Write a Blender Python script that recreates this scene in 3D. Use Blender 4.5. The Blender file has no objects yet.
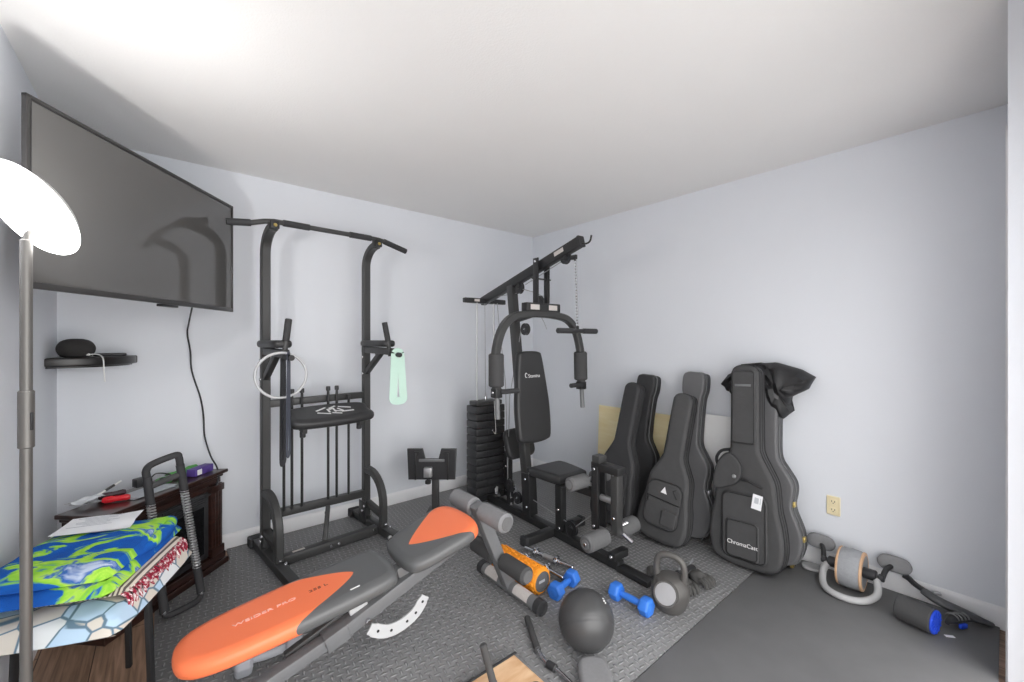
import bpy, bmesh, math, random
from mathutils import Vector, Matrix, noise
random.seed(7)
V = Vector
PI = math.pi
SC = bpy.context.scene
COL = SC.collection

# ------------------------------------------------------------------ camera, world, light, exposure
cam_data = bpy.data.cameras.new('camera')
cam = bpy.data.objects.new('camera', cam_data)
COL.objects.link(cam)
cam_data.sensor_width = 36.0
cam_data.lens = 415.0 / 1024.0 * 36.0
cam_data.clip_start = 0.02
cam.location = (-3.009, -3.242, 1.337)
cam.rotation_euler = (PI / 2, 0, -math.atan2(.642, .766))
SC.camera = cam

world = bpy.data.worlds.new('world')
SC.world = world
world.use_nodes = True
bg = world.node_tree.nodes['Background']
FILL_HIGH, FILL_LOW = 5.1, 3.4           # fill light added through the front left open behind the camera: upper, lower half
wn, wl = world.node_tree.nodes, world.node_tree.links
wtc = wn.new('ShaderNodeTexCoord'); wsp = wn.new('ShaderNodeSeparateXYZ'); wmr = wn.new('ShaderNodeMapRange')
wl.new(wtc.outputs['Generated'], wsp.inputs[0]); wl.new(wsp.outputs[2], wmr.inputs[0])
wmr.inputs[1].default_value = -.04; wmr.inputs[2].default_value = .04
wmr.inputs[3].default_value = FILL_LOW; wmr.inputs[4].default_value = FILL_HIGH
bg.inputs[0].default_value = (1.0, 0.995, 0.985, 1)
wl.new(wmr.outputs[0], bg.inputs[1])

SC.view_settings.view_transform = 'Standard'
SC.view_settings.look = 'None'
SC.view_settings.gamma = 1.0
SC.view_settings.use_curve_mapping = False
SC.view_settings.exposure = 0.10
LAMP_UP = 260.0        # strength of the floor lamp's upper diffuser
LAMP_DOWN = 9.0       # strength of its lower diffuser

# ------------------------------------------------------------------ materials
def lin(c):
    c = c / 255.0
    return c / 12.92 if c <= 0.04045 else ((c + 0.055) / 1.055) ** 2.4
def rgb(r, g, b):
    return (lin(r), lin(g), lin(b), 1.0)

def new_mat(name):
    m = bpy.data.materials.new(name)
    m.use_nodes = True
    return m, m.node_tree.nodes, m.node_tree.links, m.node_tree.nodes['Principled BSDF']

def mat(name, col, rough=.5, metal=0.0, var=.06, vscale=30.0, bump=0.0, bscale=200.0, spec=.5, sheen=0.0, coat=0.0):
    m, N, L, p = new_mat(name)
    p.inputs['Roughness'].default_value = rough
    p.inputs['Metallic'].default_value = metal
    p.inputs['Specular IOR Level'].default_value = spec
    if coat:
        p.inputs['Coat Weight'].default_value = coat
        p.inputs['Coat Roughness'].default_value = .12
    tc = N.new('ShaderNodeTexCoord')
    no = N.new('ShaderNodeTexNoise')
    no.inputs['Scale'].default_value = vscale
    no.inputs['Detail'].default_value = 3
    L.new(tc.outputs['Object'], no.inputs['Vector'])
    mx = N.new('ShaderNodeMix'); mx.data_type = 'RGBA'
    c = col
    mx.inputs[6].default_value = (c[0] * (1 - var), c[1] * (1 - var), c[2] * (1 - var), 1)
    mx.inputs[7].default_value = (min(1, c[0] * (1 + var)), min(1, c[1] * (1 + var)), min(1, c[2] * (1 + var)), 1)
    L.new(no.outputs['Fac'], mx.inputs[0])
    L.new(mx.outputs[2], p.inputs['Base Color'])
    if bump:
        n2 = N.new('ShaderNodeTexNoise')
        n2.inputs['Scale'].default_value = bscale
        n2.inputs['Detail'].default_value = 2
        L.new(tc.outputs['Object'], n2.inputs['Vector'])
        bp = N.new('ShaderNodeBump')
        bp.inputs['Strength'].default_value = bump
        bp.inputs['Distance'].default_value = .004
        L.new(n2.outputs['Fac'], bp.inputs['Height'])
        L.new(bp.outputs['Normal'], p.inputs['Normal'])
    return m

def math_node(N, L, op, a, b=None, c=None):
    n = N.new('ShaderNodeMath'); n.operation = op
    for i, v in enumerate((a, b, c)):
        if v is None: continue
        if isinstance(v, (int, float)): n.inputs[i].default_value = v
        else: L.new(v, n.inputs[i])
    return n.outputs[0]

def mat_diamond():
    m, N, L, p = new_mat('diamond_plate_foam')
    tc = N.new('ShaderNodeTexCoord')
    sep = N.new('ShaderNodeSeparateXYZ')
    mp = N.new('ShaderNodeMapping')
    mp.inputs['Rotation'].default_value = (0, 0, math.radians(7))
    L.new(tc.outputs['Object'], mp.inputs['Vector'])
    L.new(mp.outputs[0], sep.inputs[0])
    s = 1 / .030
    x = math_node(N, L, 'MULTIPLY', sep.outputs[0], s)
    y = math_node(N, L, 'MULTIPLY', sep.outputs[1], s)
    fx = math_node(N, L, 'FLOOR', x); fy = math_node(N, L, 'FLOOR', y)
    par = math_node(N, L, 'FLOORED_MODULO', math_node(N, L, 'ADD', fx, fy), 2.0)
    u = math_node(N, L, 'SUBTRACT', math_node(N, L, 'SUBTRACT', x, fx), .5)
    v = math_node(N, L, 'SUBTRACT', math_node(N, L, 'SUBTRACT', y, fy), .5)
    inv = math_node(N, L, 'SUBTRACT', 1.0, par)
    a = math_node(N, L, 'ADD', math_node(N, L, 'MULTIPLY', u, par), math_node(N, L, 'MULTIPLY', v, inv))
    b = math_node(N, L, 'ADD', math_node(N, L, 'MULTIPLY', v, par), math_node(N, L, 'MULTIPLY', u, inv))
    d = math_node(N, L, 'SQRT', math_node(N, L, 'ADD',
        math_node(N, L, 'POWER', math_node(N, L, 'ABSOLUTE', math_node(N, L, 'DIVIDE', a, .52)), 2.0),
        math_node(N, L, 'POWER', math_node(N, L, 'ABSOLUTE', math_node(N, L, 'DIVIDE', b, .17)), 2.0)))
    h = N.new('ShaderNodeMapRange'); h.interpolation_type = 'SMOOTHSTEP'
    h.inputs[1].default_value = 1.15; h.inputs[2].default_value = .35
    L.new(d, h.inputs[0])
    bp = N.new('ShaderNodeBump'); bp.inputs['Strength'].default_value = 1.0; bp.inputs['Distance'].default_value = .006
    L.new(h.outputs[0], bp.inputs['Height'])
    L.new(bp.outputs[0], p.inputs['Normal'])
    no = N.new('ShaderNodeTexNoise'); no.inputs['Scale'].default_value = 5; no.inputs['Detail'].default_value = 5
    L.new(tc.outputs['Object'], no.inputs['Vector'])
    mx = N.new('ShaderNodeMix'); mx.data_type = 'RGBA'
    mx.inputs[6].default_value = rgb(112, 112, 113); mx.inputs[7].default_value = rgb(130, 130, 131)
    L.new(no.outputs['Fac'], mx.inputs[0])
    mx2 = N.new('ShaderNodeMix'); mx2.data_type = 'RGBA'
    mx2.inputs[7].default_value = rgb(158, 158, 159)  # raised dashes lightened in colour for the ceiling light they catch
    L.new(h.outputs[0], mx2.inputs[0]); L.new(mx.outputs[2], mx2.inputs[6])
    L.new(mx2.outputs[2], p.inputs['Base Color'])
    p.inputs['Roughness'].default_value = .42
    return m

def mat_wood_floor():
    m, N, L, p = new_mat('wood_plank_floor')
    tc = N.new('ShaderNodeTexCoord')
    mp = N.new('ShaderNodeMapping'); mp.inputs['Rotation'].default_value = (0, 0, PI / 2)
    L.new(tc.outputs['Object'], mp.inputs[0])
    br = N.new('ShaderNodeTexBrick')
    br.inputs['Scale'].default_value = 1.0
    br.inputs['Brick Width'].default_value = 1.2; br.inputs['Row Height'].default_value = .18
    br.inputs['Mortar Size'].default_value = .002
    br.inputs['Color1'].default_value = rgb(172, 142, 120); br.inputs['Color2'].default_value = rgb(146, 118, 98)
    br.inputs['Mortar'].default_value = rgb(60, 46, 38)
    L.new(mp.outputs[0], br.inputs['Vector'])
    m2 = N.new('ShaderNodeMapping'); m2.inputs['Scale'].default_value = (2, 26, 2)
    L.new(mp.outputs[0], m2.inputs[0])
    no = N.new('ShaderNodeTexNoise'); no.inputs['Scale'].default_value = 2.2; no.inputs['Detail'].default_value = 7
    no.inputs['Distortion'].default_value = .5
    L.new(m2.outputs[0], no.inputs['Vector'])
    cr = N.new('ShaderNodeValToRGB')
    cr.color_ramp.elements[0].position = .3; cr.color_ramp.elements[0].color = (.45, .42, .4, 1)
    cr.color_ramp.elements[1].position = .7; cr.color_ramp.elements[1].color = (1.25, 1.22, 1.2, 1)
    L.new(no.outputs['Fac'], cr.inputs[0])
    mx = N.new('ShaderNodeMix'); mx.data_type = 'RGBA'; mx.blend_type = 'MULTIPLY'; mx.inputs[0].default_value = 1
    L.new(br.outputs['Color'], mx.inputs[6]); L.new(cr.outputs[0], mx.inputs[7])
    L.new(mx.outputs[2], p.inputs['Base Color'])
    p.inputs['Roughness'].default_value = .45
    return m

def mat_wood(name, c1, c2, rough=.4, scale=(3, 40, 3), axis_rot=(0, 0, 0), coat=0):
    m, N, L, p = new_mat(name)
    tc = N.new('ShaderNodeTexCoord')
    m2 = N.new('ShaderNodeMapping'); m2.inputs['Scale'].default_value = scale; m2.inputs['Rotation'].default_value = axis_rot
    L.new(tc.outputs['Object'], m2.inputs[0])
    no = N.new('ShaderNodeTexNoise'); no.inputs['Scale'].default_value = 1.6; no.inputs['Detail'].default_value = 6
    no.inputs['Distortion'].default_value = .6
    L.new(m2.outputs[0], no.inputs['Vector'])
    cr = N.new('ShaderNodeValToRGB')
    cr.color_ramp.elements[0].position = .35; cr.color_ramp.elements[0].color = c1
    cr.color_ramp.elements[1].position = .68; cr.color_ramp.elements[1].color = c2
    L.new(no.outputs['Fac'], cr.inputs[0]); L.new(cr.outputs[0], p.inputs['Base Color'])
    p.inputs['Roughness'].default_value = rough
    if coat: p.inputs['Coat Weight'].default_value = coat
    return m

def mat_towel(name, stops, scale, bump=.6):
    m, N, L, p = new_mat(name)
    tc = N.new('ShaderNodeTexCoord')
    mp = N.new('ShaderNodeMapping'); mp.inputs['Rotation'].default_value = (0, 0, .5); mp.inputs['Scale'].default_value = (1, 1.7, 1)
    L.new(tc.outputs['Object'], mp.inputs[0])
    no = N.new('ShaderNodeTexNoise'); no.inputs['Scale'].default_value = scale; no.inputs['Detail'].default_value = 4
    no.inputs['Distortion'].default_value = 1.2
    L.new(mp.outputs[0], no.inputs['Vector'])
    cr = N.new('ShaderNodeValToRGB'); cr.color_ramp.interpolation = 'LINEAR'
    el = cr.color_ramp.elements
    while len(el) < len(stops): el.new(.5)
    for e, (pos, c) in zip(el, stops): e.position = pos; e.color = c
    L.new(no.outputs['Fac'], cr.inputs[0]); L.new(cr.outputs[0], p.inputs['Base Color'])
    n2 = N.new('ShaderNodeTexNoise'); n2.inputs['Scale'].default_value = 350
    L.new(tc.outputs['Object'], n2.inputs['Vector'])
    bp = N.new('ShaderNodeBump'); bp.inputs['Strength'].default_value = bump; bp.inputs['Distance'].default_value = .003
    L.new(n2.outputs['Fac'], bp.inputs['Height']); L.new(bp.outputs[0], p.inputs['Normal'])
    p.inputs['Roughness'].default_value = .95
    p.inputs['Specular IOR Level'].default_value = .2
    return m

def mat_two_tone(name, x0, k, w, pw, side):
    """upholstery in two colours: orange where side * (x - (x0 + k * (|y| / w) ** pw)) > 0"""
    m, N, L, p = new_mat(name)
    tc = N.new('ShaderNodeTexCoord'); sp = N.new('ShaderNodeSeparateXYZ'); L.new(tc.outputs['Object'], sp.inputs[0])
    ay = math_node(N, L, 'POWER', math_node(N, L, 'DIVIDE', math_node(N, L, 'ABSOLUTE', sp.outputs[1]), w), pw)
    f = math_node(N, L, 'MULTIPLY', math_node(N, L, 'SUBTRACT', sp.outputs[0], math_node(N, L, 'MULTIPLY_ADD', ay, k, x0)), side)
    mr = N.new('ShaderNodeMapRange'); mr.inputs[1].default_value = -.001; mr.inputs[2].default_value = .001
    L.new(f, mr.inputs[0])
    mx = N.new('ShaderNodeMix'); mx.data_type = 'RGBA'
    mx.inputs[6].default_value = rgb(90, 91, 92); mx.inputs[7].default_value = rgb(246, 124, 78)
    L.new(mr.outputs[0], mx.inputs[0]); L.new(mx.outputs[2], p.inputs['Base Color'])
    n2 = N.new('ShaderNodeTexNoise'); n2.inputs['Scale'].default_value = 350; L.new(tc.outputs['Object'], n2.inputs['Vector'])
    bp = N.new('ShaderNodeBump'); bp.inputs['Strength'].default_value = .08; bp.inputs['Distance'].default_value = .004
    L.new(n2.outputs['Fac'], bp.inputs['Height']); L.new(bp.outputs['Normal'], p.inputs['Normal'])
    p.inputs['Roughness'].default_value = .40
    return m

def mat_crackle():
    m, N, L, p = new_mat('pale_blanket_print')
    tc = N.new('ShaderNodeTexCoord')
    vo = N.new('ShaderNodeTexVoronoi'); vo.feature = 'DISTANCE_TO_EDGE'; vo.inputs['Scale'].default_value = 13
    vc = N.new('ShaderNodeTexVoronoi'); vc.inputs['Scale'].default_value = 13
    for n in (vo, vc): L.new(tc.outputs['Object'], n.inputs['Vector'])
    cr = N.new('ShaderNodeValToRGB'); cr.color_ramp.interpolation = 'CONSTANT'
    el = cr.color_ramp.elements
    el[0].color = rgb(206, 200, 190); el[1].position = .45; el[1].color = rgb(178, 204, 226)
    e = el.new(.72); e.color = rgb(214, 218, 220)
    L.new(vc.outputs['Color'], cr.inputs[0])
    mr = N.new('ShaderNodeMapRange'); mr.inputs[1].default_value = .02; mr.inputs[2].default_value = .05
    L.new(vo.outputs['Distance'], mr.inputs[0])
    mx = N.new('ShaderNodeMix'); mx.data_type = 'RGBA'; mx.inputs[6].default_value = rgb(96, 122, 140)
    L.new(mr.outputs[0], mx.inputs[0]); L.new(cr.outputs[0], mx.inputs[7])
    L.new(mx.outputs[2], p.inputs['Base Color'])
    p.inputs['Roughness'].default_value = .9
    return m

def mat_stripes(name, c1, c2, freq, axis=0):
    m, N, L, p = new_mat(name)
    tc = N.new('ShaderNodeTexCoord')
    wv = N.new('ShaderNodeTexWave'); wv.bands_direction = 'XYZ'[axis] if axis < 3 else 'X'
    wv.inputs['Scale'].default_value = freq; wv.inputs['Distortion'].default_value = .3
    L.new(tc.outputs['Object'], wv.inputs['Vector'])
    cr = N.new('ShaderNodeValToRGB')
    cr.color_ramp.elements[0].position = .35; cr.color_ramp.elements[0].color = c2
    cr.color_ramp.elements[1].position = .5; cr.color_ramp.elements[1].color = c1
    L.new(wv.outputs['Color'], cr.inputs[0]); L.new(cr.outputs[0], p.inputs['Base Color'])
    p.inputs['Roughness'].default_value = .9
    return m

def mat_emit(name, col, strength):
    m, N, L, p = new_mat(name)
    p.inputs['Base Color'].default_value = (.9, .9, .9, 1)
    p.inputs['Emission Color'].default_value = col
    p.inputs['Emission Strength'].default_value = strength
    return m

M = {}
M['wall'] = mat('wall_paint', rgb(224, 227, 233), .75, var=.015, vscale=4, bump=.08, bscale=160)
M['ceiling'] = mat('ceiling_texture_paint', rgb(236, 235, 234), .9, var=.015, vscale=4, bump=.25, bscale=140)
M['trim'] = mat('white_trim_paint', rgb(232, 232, 234), .45, var=.01)
M['floor'] = mat_wood_floor()
M['diamond'] = mat_diamond()
M['rubber'] = mat('smooth_rubber_mat', rgb(108, 108, 109), .62, var=.14, vscale=7, bump=.12, bscale=300)
M['metal'] = mat('black_powder_coat', rgb(60, 60, 60), .42, var=.05, bump=.05, bscale=500)
M['metal_dark'] = mat('dark_powder_coat', rgb(38, 38, 39), .4, var=.05, bump=.05, bscale=500)
M['grey_metal'] = mat('grey_powder_coat', rgb(112, 113, 115), .4, var=.05)
M['vinyl'] = mat('black_vinyl', rgb(48, 48, 49), .45, var=.06, bump=.1, bscale=350)
M['bench_vinyl'] = mat('grey_vinyl', rgb(78, 79, 81), .38, var=.05, bump=.08, bscale=350)
M['orange_vinyl'] = mat('orange_vinyl', rgb(238, 118, 66), .42, var=.04, bump=.08, bscale=350)
M['foam'] = mat('grey_foam', rgb(98, 98, 99), .85, var=.1, vscale=80, bump=.15, bscale=300)
M['foam_light'] = mat('light_grey_foam', rgb(128, 128, 130), .85, var=.1, vscale=80, bump=.15, bscale=300)
M['foam_dark'] = mat('black_foam', rgb(68, 68, 69), .85, var=.1, vscale=80, bump=.15, bscale=300)
M['plastic'] = mat('black_plastic', rgb(44, 44, 46), .4, var=.05)
M['rubber_grip'] = mat('rubber_grip', rgb(50, 50, 52), .7, var=.08, bump=.1)
M['chrome'] = mat('chrome', rgb(205, 205, 208), .18, 1.0, var=.03)
M['steel'] = mat('dull_steel', rgb(192, 192, 194), .35, .8, var=.05)
M['silver'] = mat('silver_paint', rgb(190, 191, 193), .4, .2, var=.03)
M['white_plastic'] = mat('white_plastic', rgb(228, 228, 226), .45, var=.02)
M['white_print'] = mat('white_print', rgb(232, 232, 232), .7, var=.02)
M['pink_print'] = mat('faded_white_print', rgb(246, 190, 178), .7, var=.1)
M['dark_print'] = mat('dark_print', rgb(120, 62, 44), .7, var=.05)
M['nylon'] = mat('black_nylon', rgb(66, 66, 67), .7, var=.14, vscale=18, bump=.5, bscale=45)
M['nylon_dark'] = mat('dark_nylon', rgb(50, 50, 52), .72, var=.14, vscale=18, bump=.5, bscale=45)
M['webbing'] = mat('black_webbing', rgb(40, 40, 42), .8, var=.1, bump=.3, bscale=400)
M['case'] = mat('charcoal_case_shell', rgb(66, 66, 68), .5, var=.08, bump=.25, bscale=260)
M['case_light'] = mat('grey_case_shell', rgb(98, 98, 100), .5, var=.06, bump=.25, bscale=260)
M['brass'] = mat('brass', rgb(206, 182, 110), .3, .8)
M['jacket'] = mat('black_satin_cloth', rgb(32, 32, 34), .55, var=.1, bump=.3, bscale=60)
M['plywood'] = mat_wood('pale_plywood', rgb(240, 222, 170), rgb(248, 234, 192), .6, (2, 2, 14))
M['white_board'] = mat('white_board', rgb(240, 240, 240), .55, var=.02)
M['blue'] = mat('blue_neoprene', rgb(52, 118, 214), .5, var=.06, bump=.08)
M['blue_roller'] = mat('royal_blue_foam', rgb(28, 74, 210), .6, var=.06)
M['orange'] = mat('orange_foam', rgb(246, 156, 36), .6, var=.06)
M['ball'] = mat('black_rubber', rgb(66, 66, 67), .36, var=.06, bump=.12, bscale=500)
M['iron'] = mat('cast_iron', rgb(92, 90, 88), .5, .3, var=.08, bump=.15, bscale=300)
M['glove'] = mat('grey_fabric', rgb(72, 71, 70), .85, var=.3, vscale=40, bump=.4, bscale=120)
M['cabinet'] = mat_wood('dark_cherry_wood', rgb(36, 21, 18), rgb(58, 34, 28), .28, (6, 6, 40), coat=.3)
M['firebox'] = mat('black_glass', rgb(22, 22, 24), .12, var=.02)
M['screen'] = mat('screen_glass', rgb(84, 83, 82), .07, var=.01, spec=.85)
M['bezel'] = mat('screen_bezel', rgb(64, 63, 63), .3, .4, var=.03)
M['bezel_dark'] = mat('dark_bezel', rgb(26, 26, 27), .3, var=.03)
M['pole'] = mat('lamp_pole_grey', rgb(108, 106, 103), .42, .5, var=.03)
M['lamp_up'] = mat_emit('lamp_upper_glow', (1, .985, .96, 1), LAMP_UP)
M['lamp_down'] = mat_emit('lamp_lower_glow', (1, .985, .97, 1), LAMP_DOWN)
M['shelf'] = mat('black_lacquer', rgb(30, 28, 28), .3, var=.05)
M['speaker'] = mat('charcoal_fabric', rgb(48, 46, 46), .9, var=.2, vscale=200, bump=.3, bscale=500)
M['mint'] = mat('mint_band', rgb(190, 220, 206), .6, var=.03)
M['band'] = mat('dark_band', rgb(62, 62, 66), .6, var=.05)
M['band_blue'] = mat('slate_band', rgb(74, 78, 92), .5, var=.05)
M['red'] = mat('red_plastic', rgb(214, 32, 44), .35, var=.04)
M['maroon'] = mat('dark_maroon_plastic', rgb(64, 36, 44), .4, var=.1)
M['green'] = mat('green_foil', rgb(74, 160, 66), .45, var=.2)
M['purple'] = mat('purple_box', rgb(84, 62, 138), .5, var=.12)
M['paper'] = mat('white_paper', rgb(232, 233, 236), .8, var=.02)
M['paper_grey'] = mat('grey_paper', rgb(186, 190, 196), .8, var=.03)
M['towel'] = mat_towel('blue_green_fleece', [(0, rgb(22, 54, 112)), (.40, rgb(26, 84, 168)), (.50, rgb(24, 92, 178)), (.53, rgb(138, 204, 64)), (.60, rgb(176, 220, 84)), (.64, rgb(40, 96, 178)), (.70, rgb(190, 204, 226))], 5.5)
M['crackle'] = mat_crackle()
M['throw'] = mat_stripes('cream_striped_weave', rgb(214, 204, 192), rgb(98, 86, 84), 26)
M['fringe'] = mat_towel('red_white_fringe', [(0, rgb(96, 20, 44)), (.5, rgb(150, 40, 62)), (.62, rgb(226, 214, 214))], 60)
M['board_wood'] = mat_wood('light_wood', rgb(206, 160, 118), rgb(232, 198, 160), .45, (3, 14, 3))
M['ab_grey'] = mat('light_grey_plastic', rgb(172, 172, 173), .5, var=.03)
M['ab_tread'] = mat('grey_tread', rgb(150, 152, 156), .8, var=.12, vscale=60, bump=.5, bscale=120)
M['tan'] = mat('tan_rubber', rgb(206, 168, 134), .6, var=.05)
M['outlet'] = mat('cream_plastic', rgb(238, 224, 186), .4, var=.02)
M['arc'] = mat('light_grey_paint', rgb(196, 197, 198), .4, var=.03)
M['cable'] = mat('silver_cable', rgb(170, 170, 172), .35, .6)
M['label_white'] = mat('worn_label', rgb(206, 200, 196), .6, var=.12, vscale=120)

# ------------------------------------------------------------------ mesh helpers
def frame(d, up=V((0, 0, 1))):
    d = d.normalized()
    s = d.cross(up)
    if s.length < 1e-5: s = d.cross(V((0, 1, 0)))
    s.normalize()
    return s, s.cross(d).normalized()

class MB:
    def __init__(self): self.bm = bmesh.new()
    def _join(self, o, T=None):
        me = bpy.data.meshes.new('t'); o.to_mesh(me); o.free()
        if T is not None: me.transform(T)
        self.bm.from_mesh(me); bpy.data.meshes.remove(me)
    def box(self, c, s, rot=None, bev=.004, seg=2):
        b = bmesh.new(); bmesh.ops.create_cube(b, size=1)
        bmesh.ops.scale(b, vec=V(s), verts=b.verts)
        bv = min(bev, min(s) * .45)
        if bv > 0: bmesh.ops.bevel(b, geom=b.edges[:], offset=bv, segments=seg, affect='EDGES', profile=.5)
        T = Matrix.Translation(V(c))
        if rot is not None: T = T @ rot
        self._join(b, T); return self
    def bar(self, p0, p1, w, h, up=(0, 0, 1), bev=.005):
        p0, p1 = V(p0), V(p1); d = p1 - p0
        s, u = frame(d, V(up))
        R = Matrix((s, d.normalized(), u)).transposed().to_4x4()
        return self.box((p0 + p1) / 2, (w, d.length, h), R, bev)
    def sweep(self, path, ring, up=None, closed=False, cap=True, scales=None):
        b = bmesh.new(); path = [V(p) for p in path]; n = len(path); rows = []
        side = None
        for i, p in enumerate(path):
            if closed: d = path[(i + 1) % n] - path[i - 1]
            else: d = path[min(i + 1, n - 1)] - path[max(i - 1, 0)]
            d.normalize()
            if up is not None:
                s, u = frame(d, V(up))
            else:
                if side is None: side, u = frame(d)
                else:
                    side = (side - d * side.dot(d)).normalized()
                s = side; u = s.cross(d).normalized()
            k = 1 if scales is None else scales[i]
            rows.append([b.verts.new(p + s * (a * k) + u * (c * k)) for a, c in ring])
        m = len(ring)
        for i in range(n if closed else n - 1):
            A, B = rows[i], rows[(i + 1) % n]
            for j in range(m): b.faces.new((A[j], A[(j + 1) % m], B[(j + 1) % m], B[j]))
        if cap and not closed:
            b.faces.new(rows[0][::-1]); b.faces.new(rows[-1])
        bmesh.ops.recalc_face_normals(b, faces=b.faces)
        self._join(b); return self
    def tube(self, path, r, n=10, closed=False, scales=None):
        return self.sweep(path, [(r * math.cos(2 * PI * i / n), r * math.sin(2 * PI * i / n)) for i in range(n)], None, closed, True, scales)
    def rect(self, path, w, h, up, closed=False):
        e = min(w, h) * .16
        w2, h2 = w / 2, h / 2
        ring = [(-w2 + e, -h2), (w2 - e, -h2), (w2, -h2 + e), (w2, h2 - e), (w2 - e, h2), (-w2 + e, h2), (-w2, h2 - e), (-w2, -h2 + e)]
        return self.sweep(path, ring, up, closed)
    def cyl(self, p0, p1, r, n=20, bev=.003, r2=None):
        p0, p1 = V(p0), V(p1); L = (p1 - p0).length; r2 = r if r2 is None else r2
        e = min(bev, L * .3, r * .5, r2 * .5)
        d = (p1 - p0).normalized()
        return self.lathe([(0, 0), (r - e, 0), (r, e), (r2, L - e), (r2 - e, L), (0, L)], p0, d, n)
    def lathe(self, prof, o, d, n=24):
        b = bmesh.new(); o = V(o); d = V(d).normalized(); s, u = frame(d)
        rows = []
        for r, z in prof:
            if r < 1e-6: rows.append([b.verts.new(o + d * z)])
            else: rows.append([b.verts.new(o + d * z + s * (r * math.cos(2 * PI * i / n)) + u * (r * math.sin(2 * PI * i / n))) for i in range(n)])
        for A, B in zip(rows, rows[1:]):
            for j in range(n):
                k = (j + 1) % n
                if len(A) == 1 and len(B) == 1: continue
                if len(A) == 1: b.faces.new((A[0], B[k], B[j]))
                elif len(B) == 1: b.faces.new((A[j], A[k], B[0]))
                else: b.faces.new((A[j], A[k], B[k], B[j]))
        bmesh.ops.recalc_face_normals(b, faces=b.faces)
        self._join(b); return self
    def ball(self, c, r, sc=(1, 1, 1), rot=None, n=24):
        b = bmesh.new(); bmesh.ops.create_uvsphere(b, u_segments=n, v_segments=n // 2, radius=r)
        bmesh.ops.scale(b, vec=V(sc), verts=b.verts)
        T = Matrix.Translation(V(c))
        if rot is not None: T = T @ rot
        self._join(b, T); return self
    def rings(self, rows, T=None, cap=True):
        """closed outline rings stacked one on another"""
        b = bmesh.new()
        R = [[b.verts.new(V(p)) for p in row] for row in rows]
        m = len(R[0])
        for A, B in zip(R, R[1:]):
            for j in range(m): b.faces.new((A[j], A[(j + 1) % m], B[(j + 1) % m], B[j]))
        if cap:
            f1 = b.faces.new(R[0][::-1]); f2 = b.faces.new(R[-1])
            bmesh.ops.triangulate(b, faces=[f1, f2])
        bmesh.ops.recalc_face_normals(b, faces=b.faces)
        self._join(b, T); return self
    def puffy(self, outline, z0, z1, rnd=.012, T=None, bulge=0.0, back_round=None):
        """2-D outline (x, y) made solid from z0 (back) to z1 (front) with rounded rims"""
        br = rnd if back_round is None else back_round
        rows = []
        def ins(o, d): return inset(o, d)
        for k in (0, .35, .7, 1):
            a = k * PI / 2
            rows.append([(x, y, z0 + br * (1 - math.sin(a))) for x, y in ins(outline, br * (1 - math.cos(a)))][:] if False else
                        [(x, y, z0 + br * (1 - math.cos(a))) for x, y in ins(outline, br * (1 - math.sin(a)))])
        for k in (0, .3, .6, 1):
            a = k * PI / 2
            rows.append([(x, y, z1 - rnd * (1 - math.sin(a))) for x, y in ins(outline, rnd * (1 - math.cos(a)))])
        if not bulge: rows.append([(x, y, z1) for x, y in ins(outline, rnd + .005)])
        if bulge:
            rows.append([(x, y, z1 + bulge * .6) for x, y in ins(outline, rnd + bulge * 1.8)])
            rows.append([(x, y, z1 + bulge) for x, y in ins(outline, rnd + bulge * 4.0)])
            rows.append([(x, y, z1 + bulge) for x, y in ins(outline, rnd + bulge * 4.0 + .006)])
        return self.rings(rows, T)
    def build(self, name, m, parent=None, T=None, angle=40, smooth=True):
        me = bpy.data.meshes.new(name)
        bmesh.ops.remove_doubles(self.bm, verts=self.bm.verts, dist=1e-6)
        self.bm.to_mesh(me); self.bm.free()
        if T is not None: me.transform(T)
        for p in me.polygons: p.use_smooth = smooth
        if smooth: me.set_sharp_from_angle(angle=math.radians(angle))
        me.materials.append(m)
        o = bpy.data.objects.new(name, me); COL.objects.link(o)
        if parent is not None: o.parent = parent
        return o

def inset(o, d):
    if d <= 1e-9: return list(o)
    n = len(o); out = []
    area = sum(o[i][0] * o[(i + 1) % n][1] - o[(i + 1) % n][0] * o[i][1] for i in range(n))
    sg = 1 if area > 0 else -1
    for i in range(n):
        a, b, c = V(o[i - 1]), V(o[i]), V(o[(i + 1) % n])
        e1 = (b - a); e2 = (c - b)
        if e1.length < 1e-9 or e2.length < 1e-9: out.append(tuple(b)); continue
        e1.normalize(); e2.normalize()
        n1 = V((-e1.y, e1.x)) * sg; n2 = V((-e2.y, e2.x)) * sg
        q = n1 + n2
        q = q / max(.6, q.length_squared / 2) if q.length > 1e-6 else n1
        out.append((b.x + q.x * d, b.y + q.y * d))
    return out

def catmull(pts, per=6, closed=False):
    out = []; n = len(pts); P = [V(p) for p in pts]
    rng = range(n if closed else n - 1)
    for i in rng:
        if closed: a, b, c, d = P[i - 1], P[i], P[(i + 1) % n], P[(i + 2) % n]
        else: a, b, c, d = P[max(i - 1, 0)], P[i], P[i + 1], P[min(i + 2, n - 1)]
        for k in range(per):
            t = k / per
            out.append(.5 * ((2 * b) + (c - a) * t + (2 * a - 5 * b + 4 * c - d) * t * t + (3 * b - a - 3 * c + d) * t ** 3))
    if not closed: out.append(P[-1])
    return out

def rrect(w, h, r, n=6, cx=0, cy=0):
    out = []
    for (sx, sy, a0) in ((1, 1, 0), (-1, 1, PI / 2), (-1, -1, PI), (1, -1, 3 * PI / 2)):
        for k in range(n + 1):
            a = a0 + k / n * PI / 2
            out.append((cx + sx * (w / 2 - r) + r * math.cos(a), cy + sy * (h / 2 - r) + r * math.sin(a)))
    return out

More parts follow.
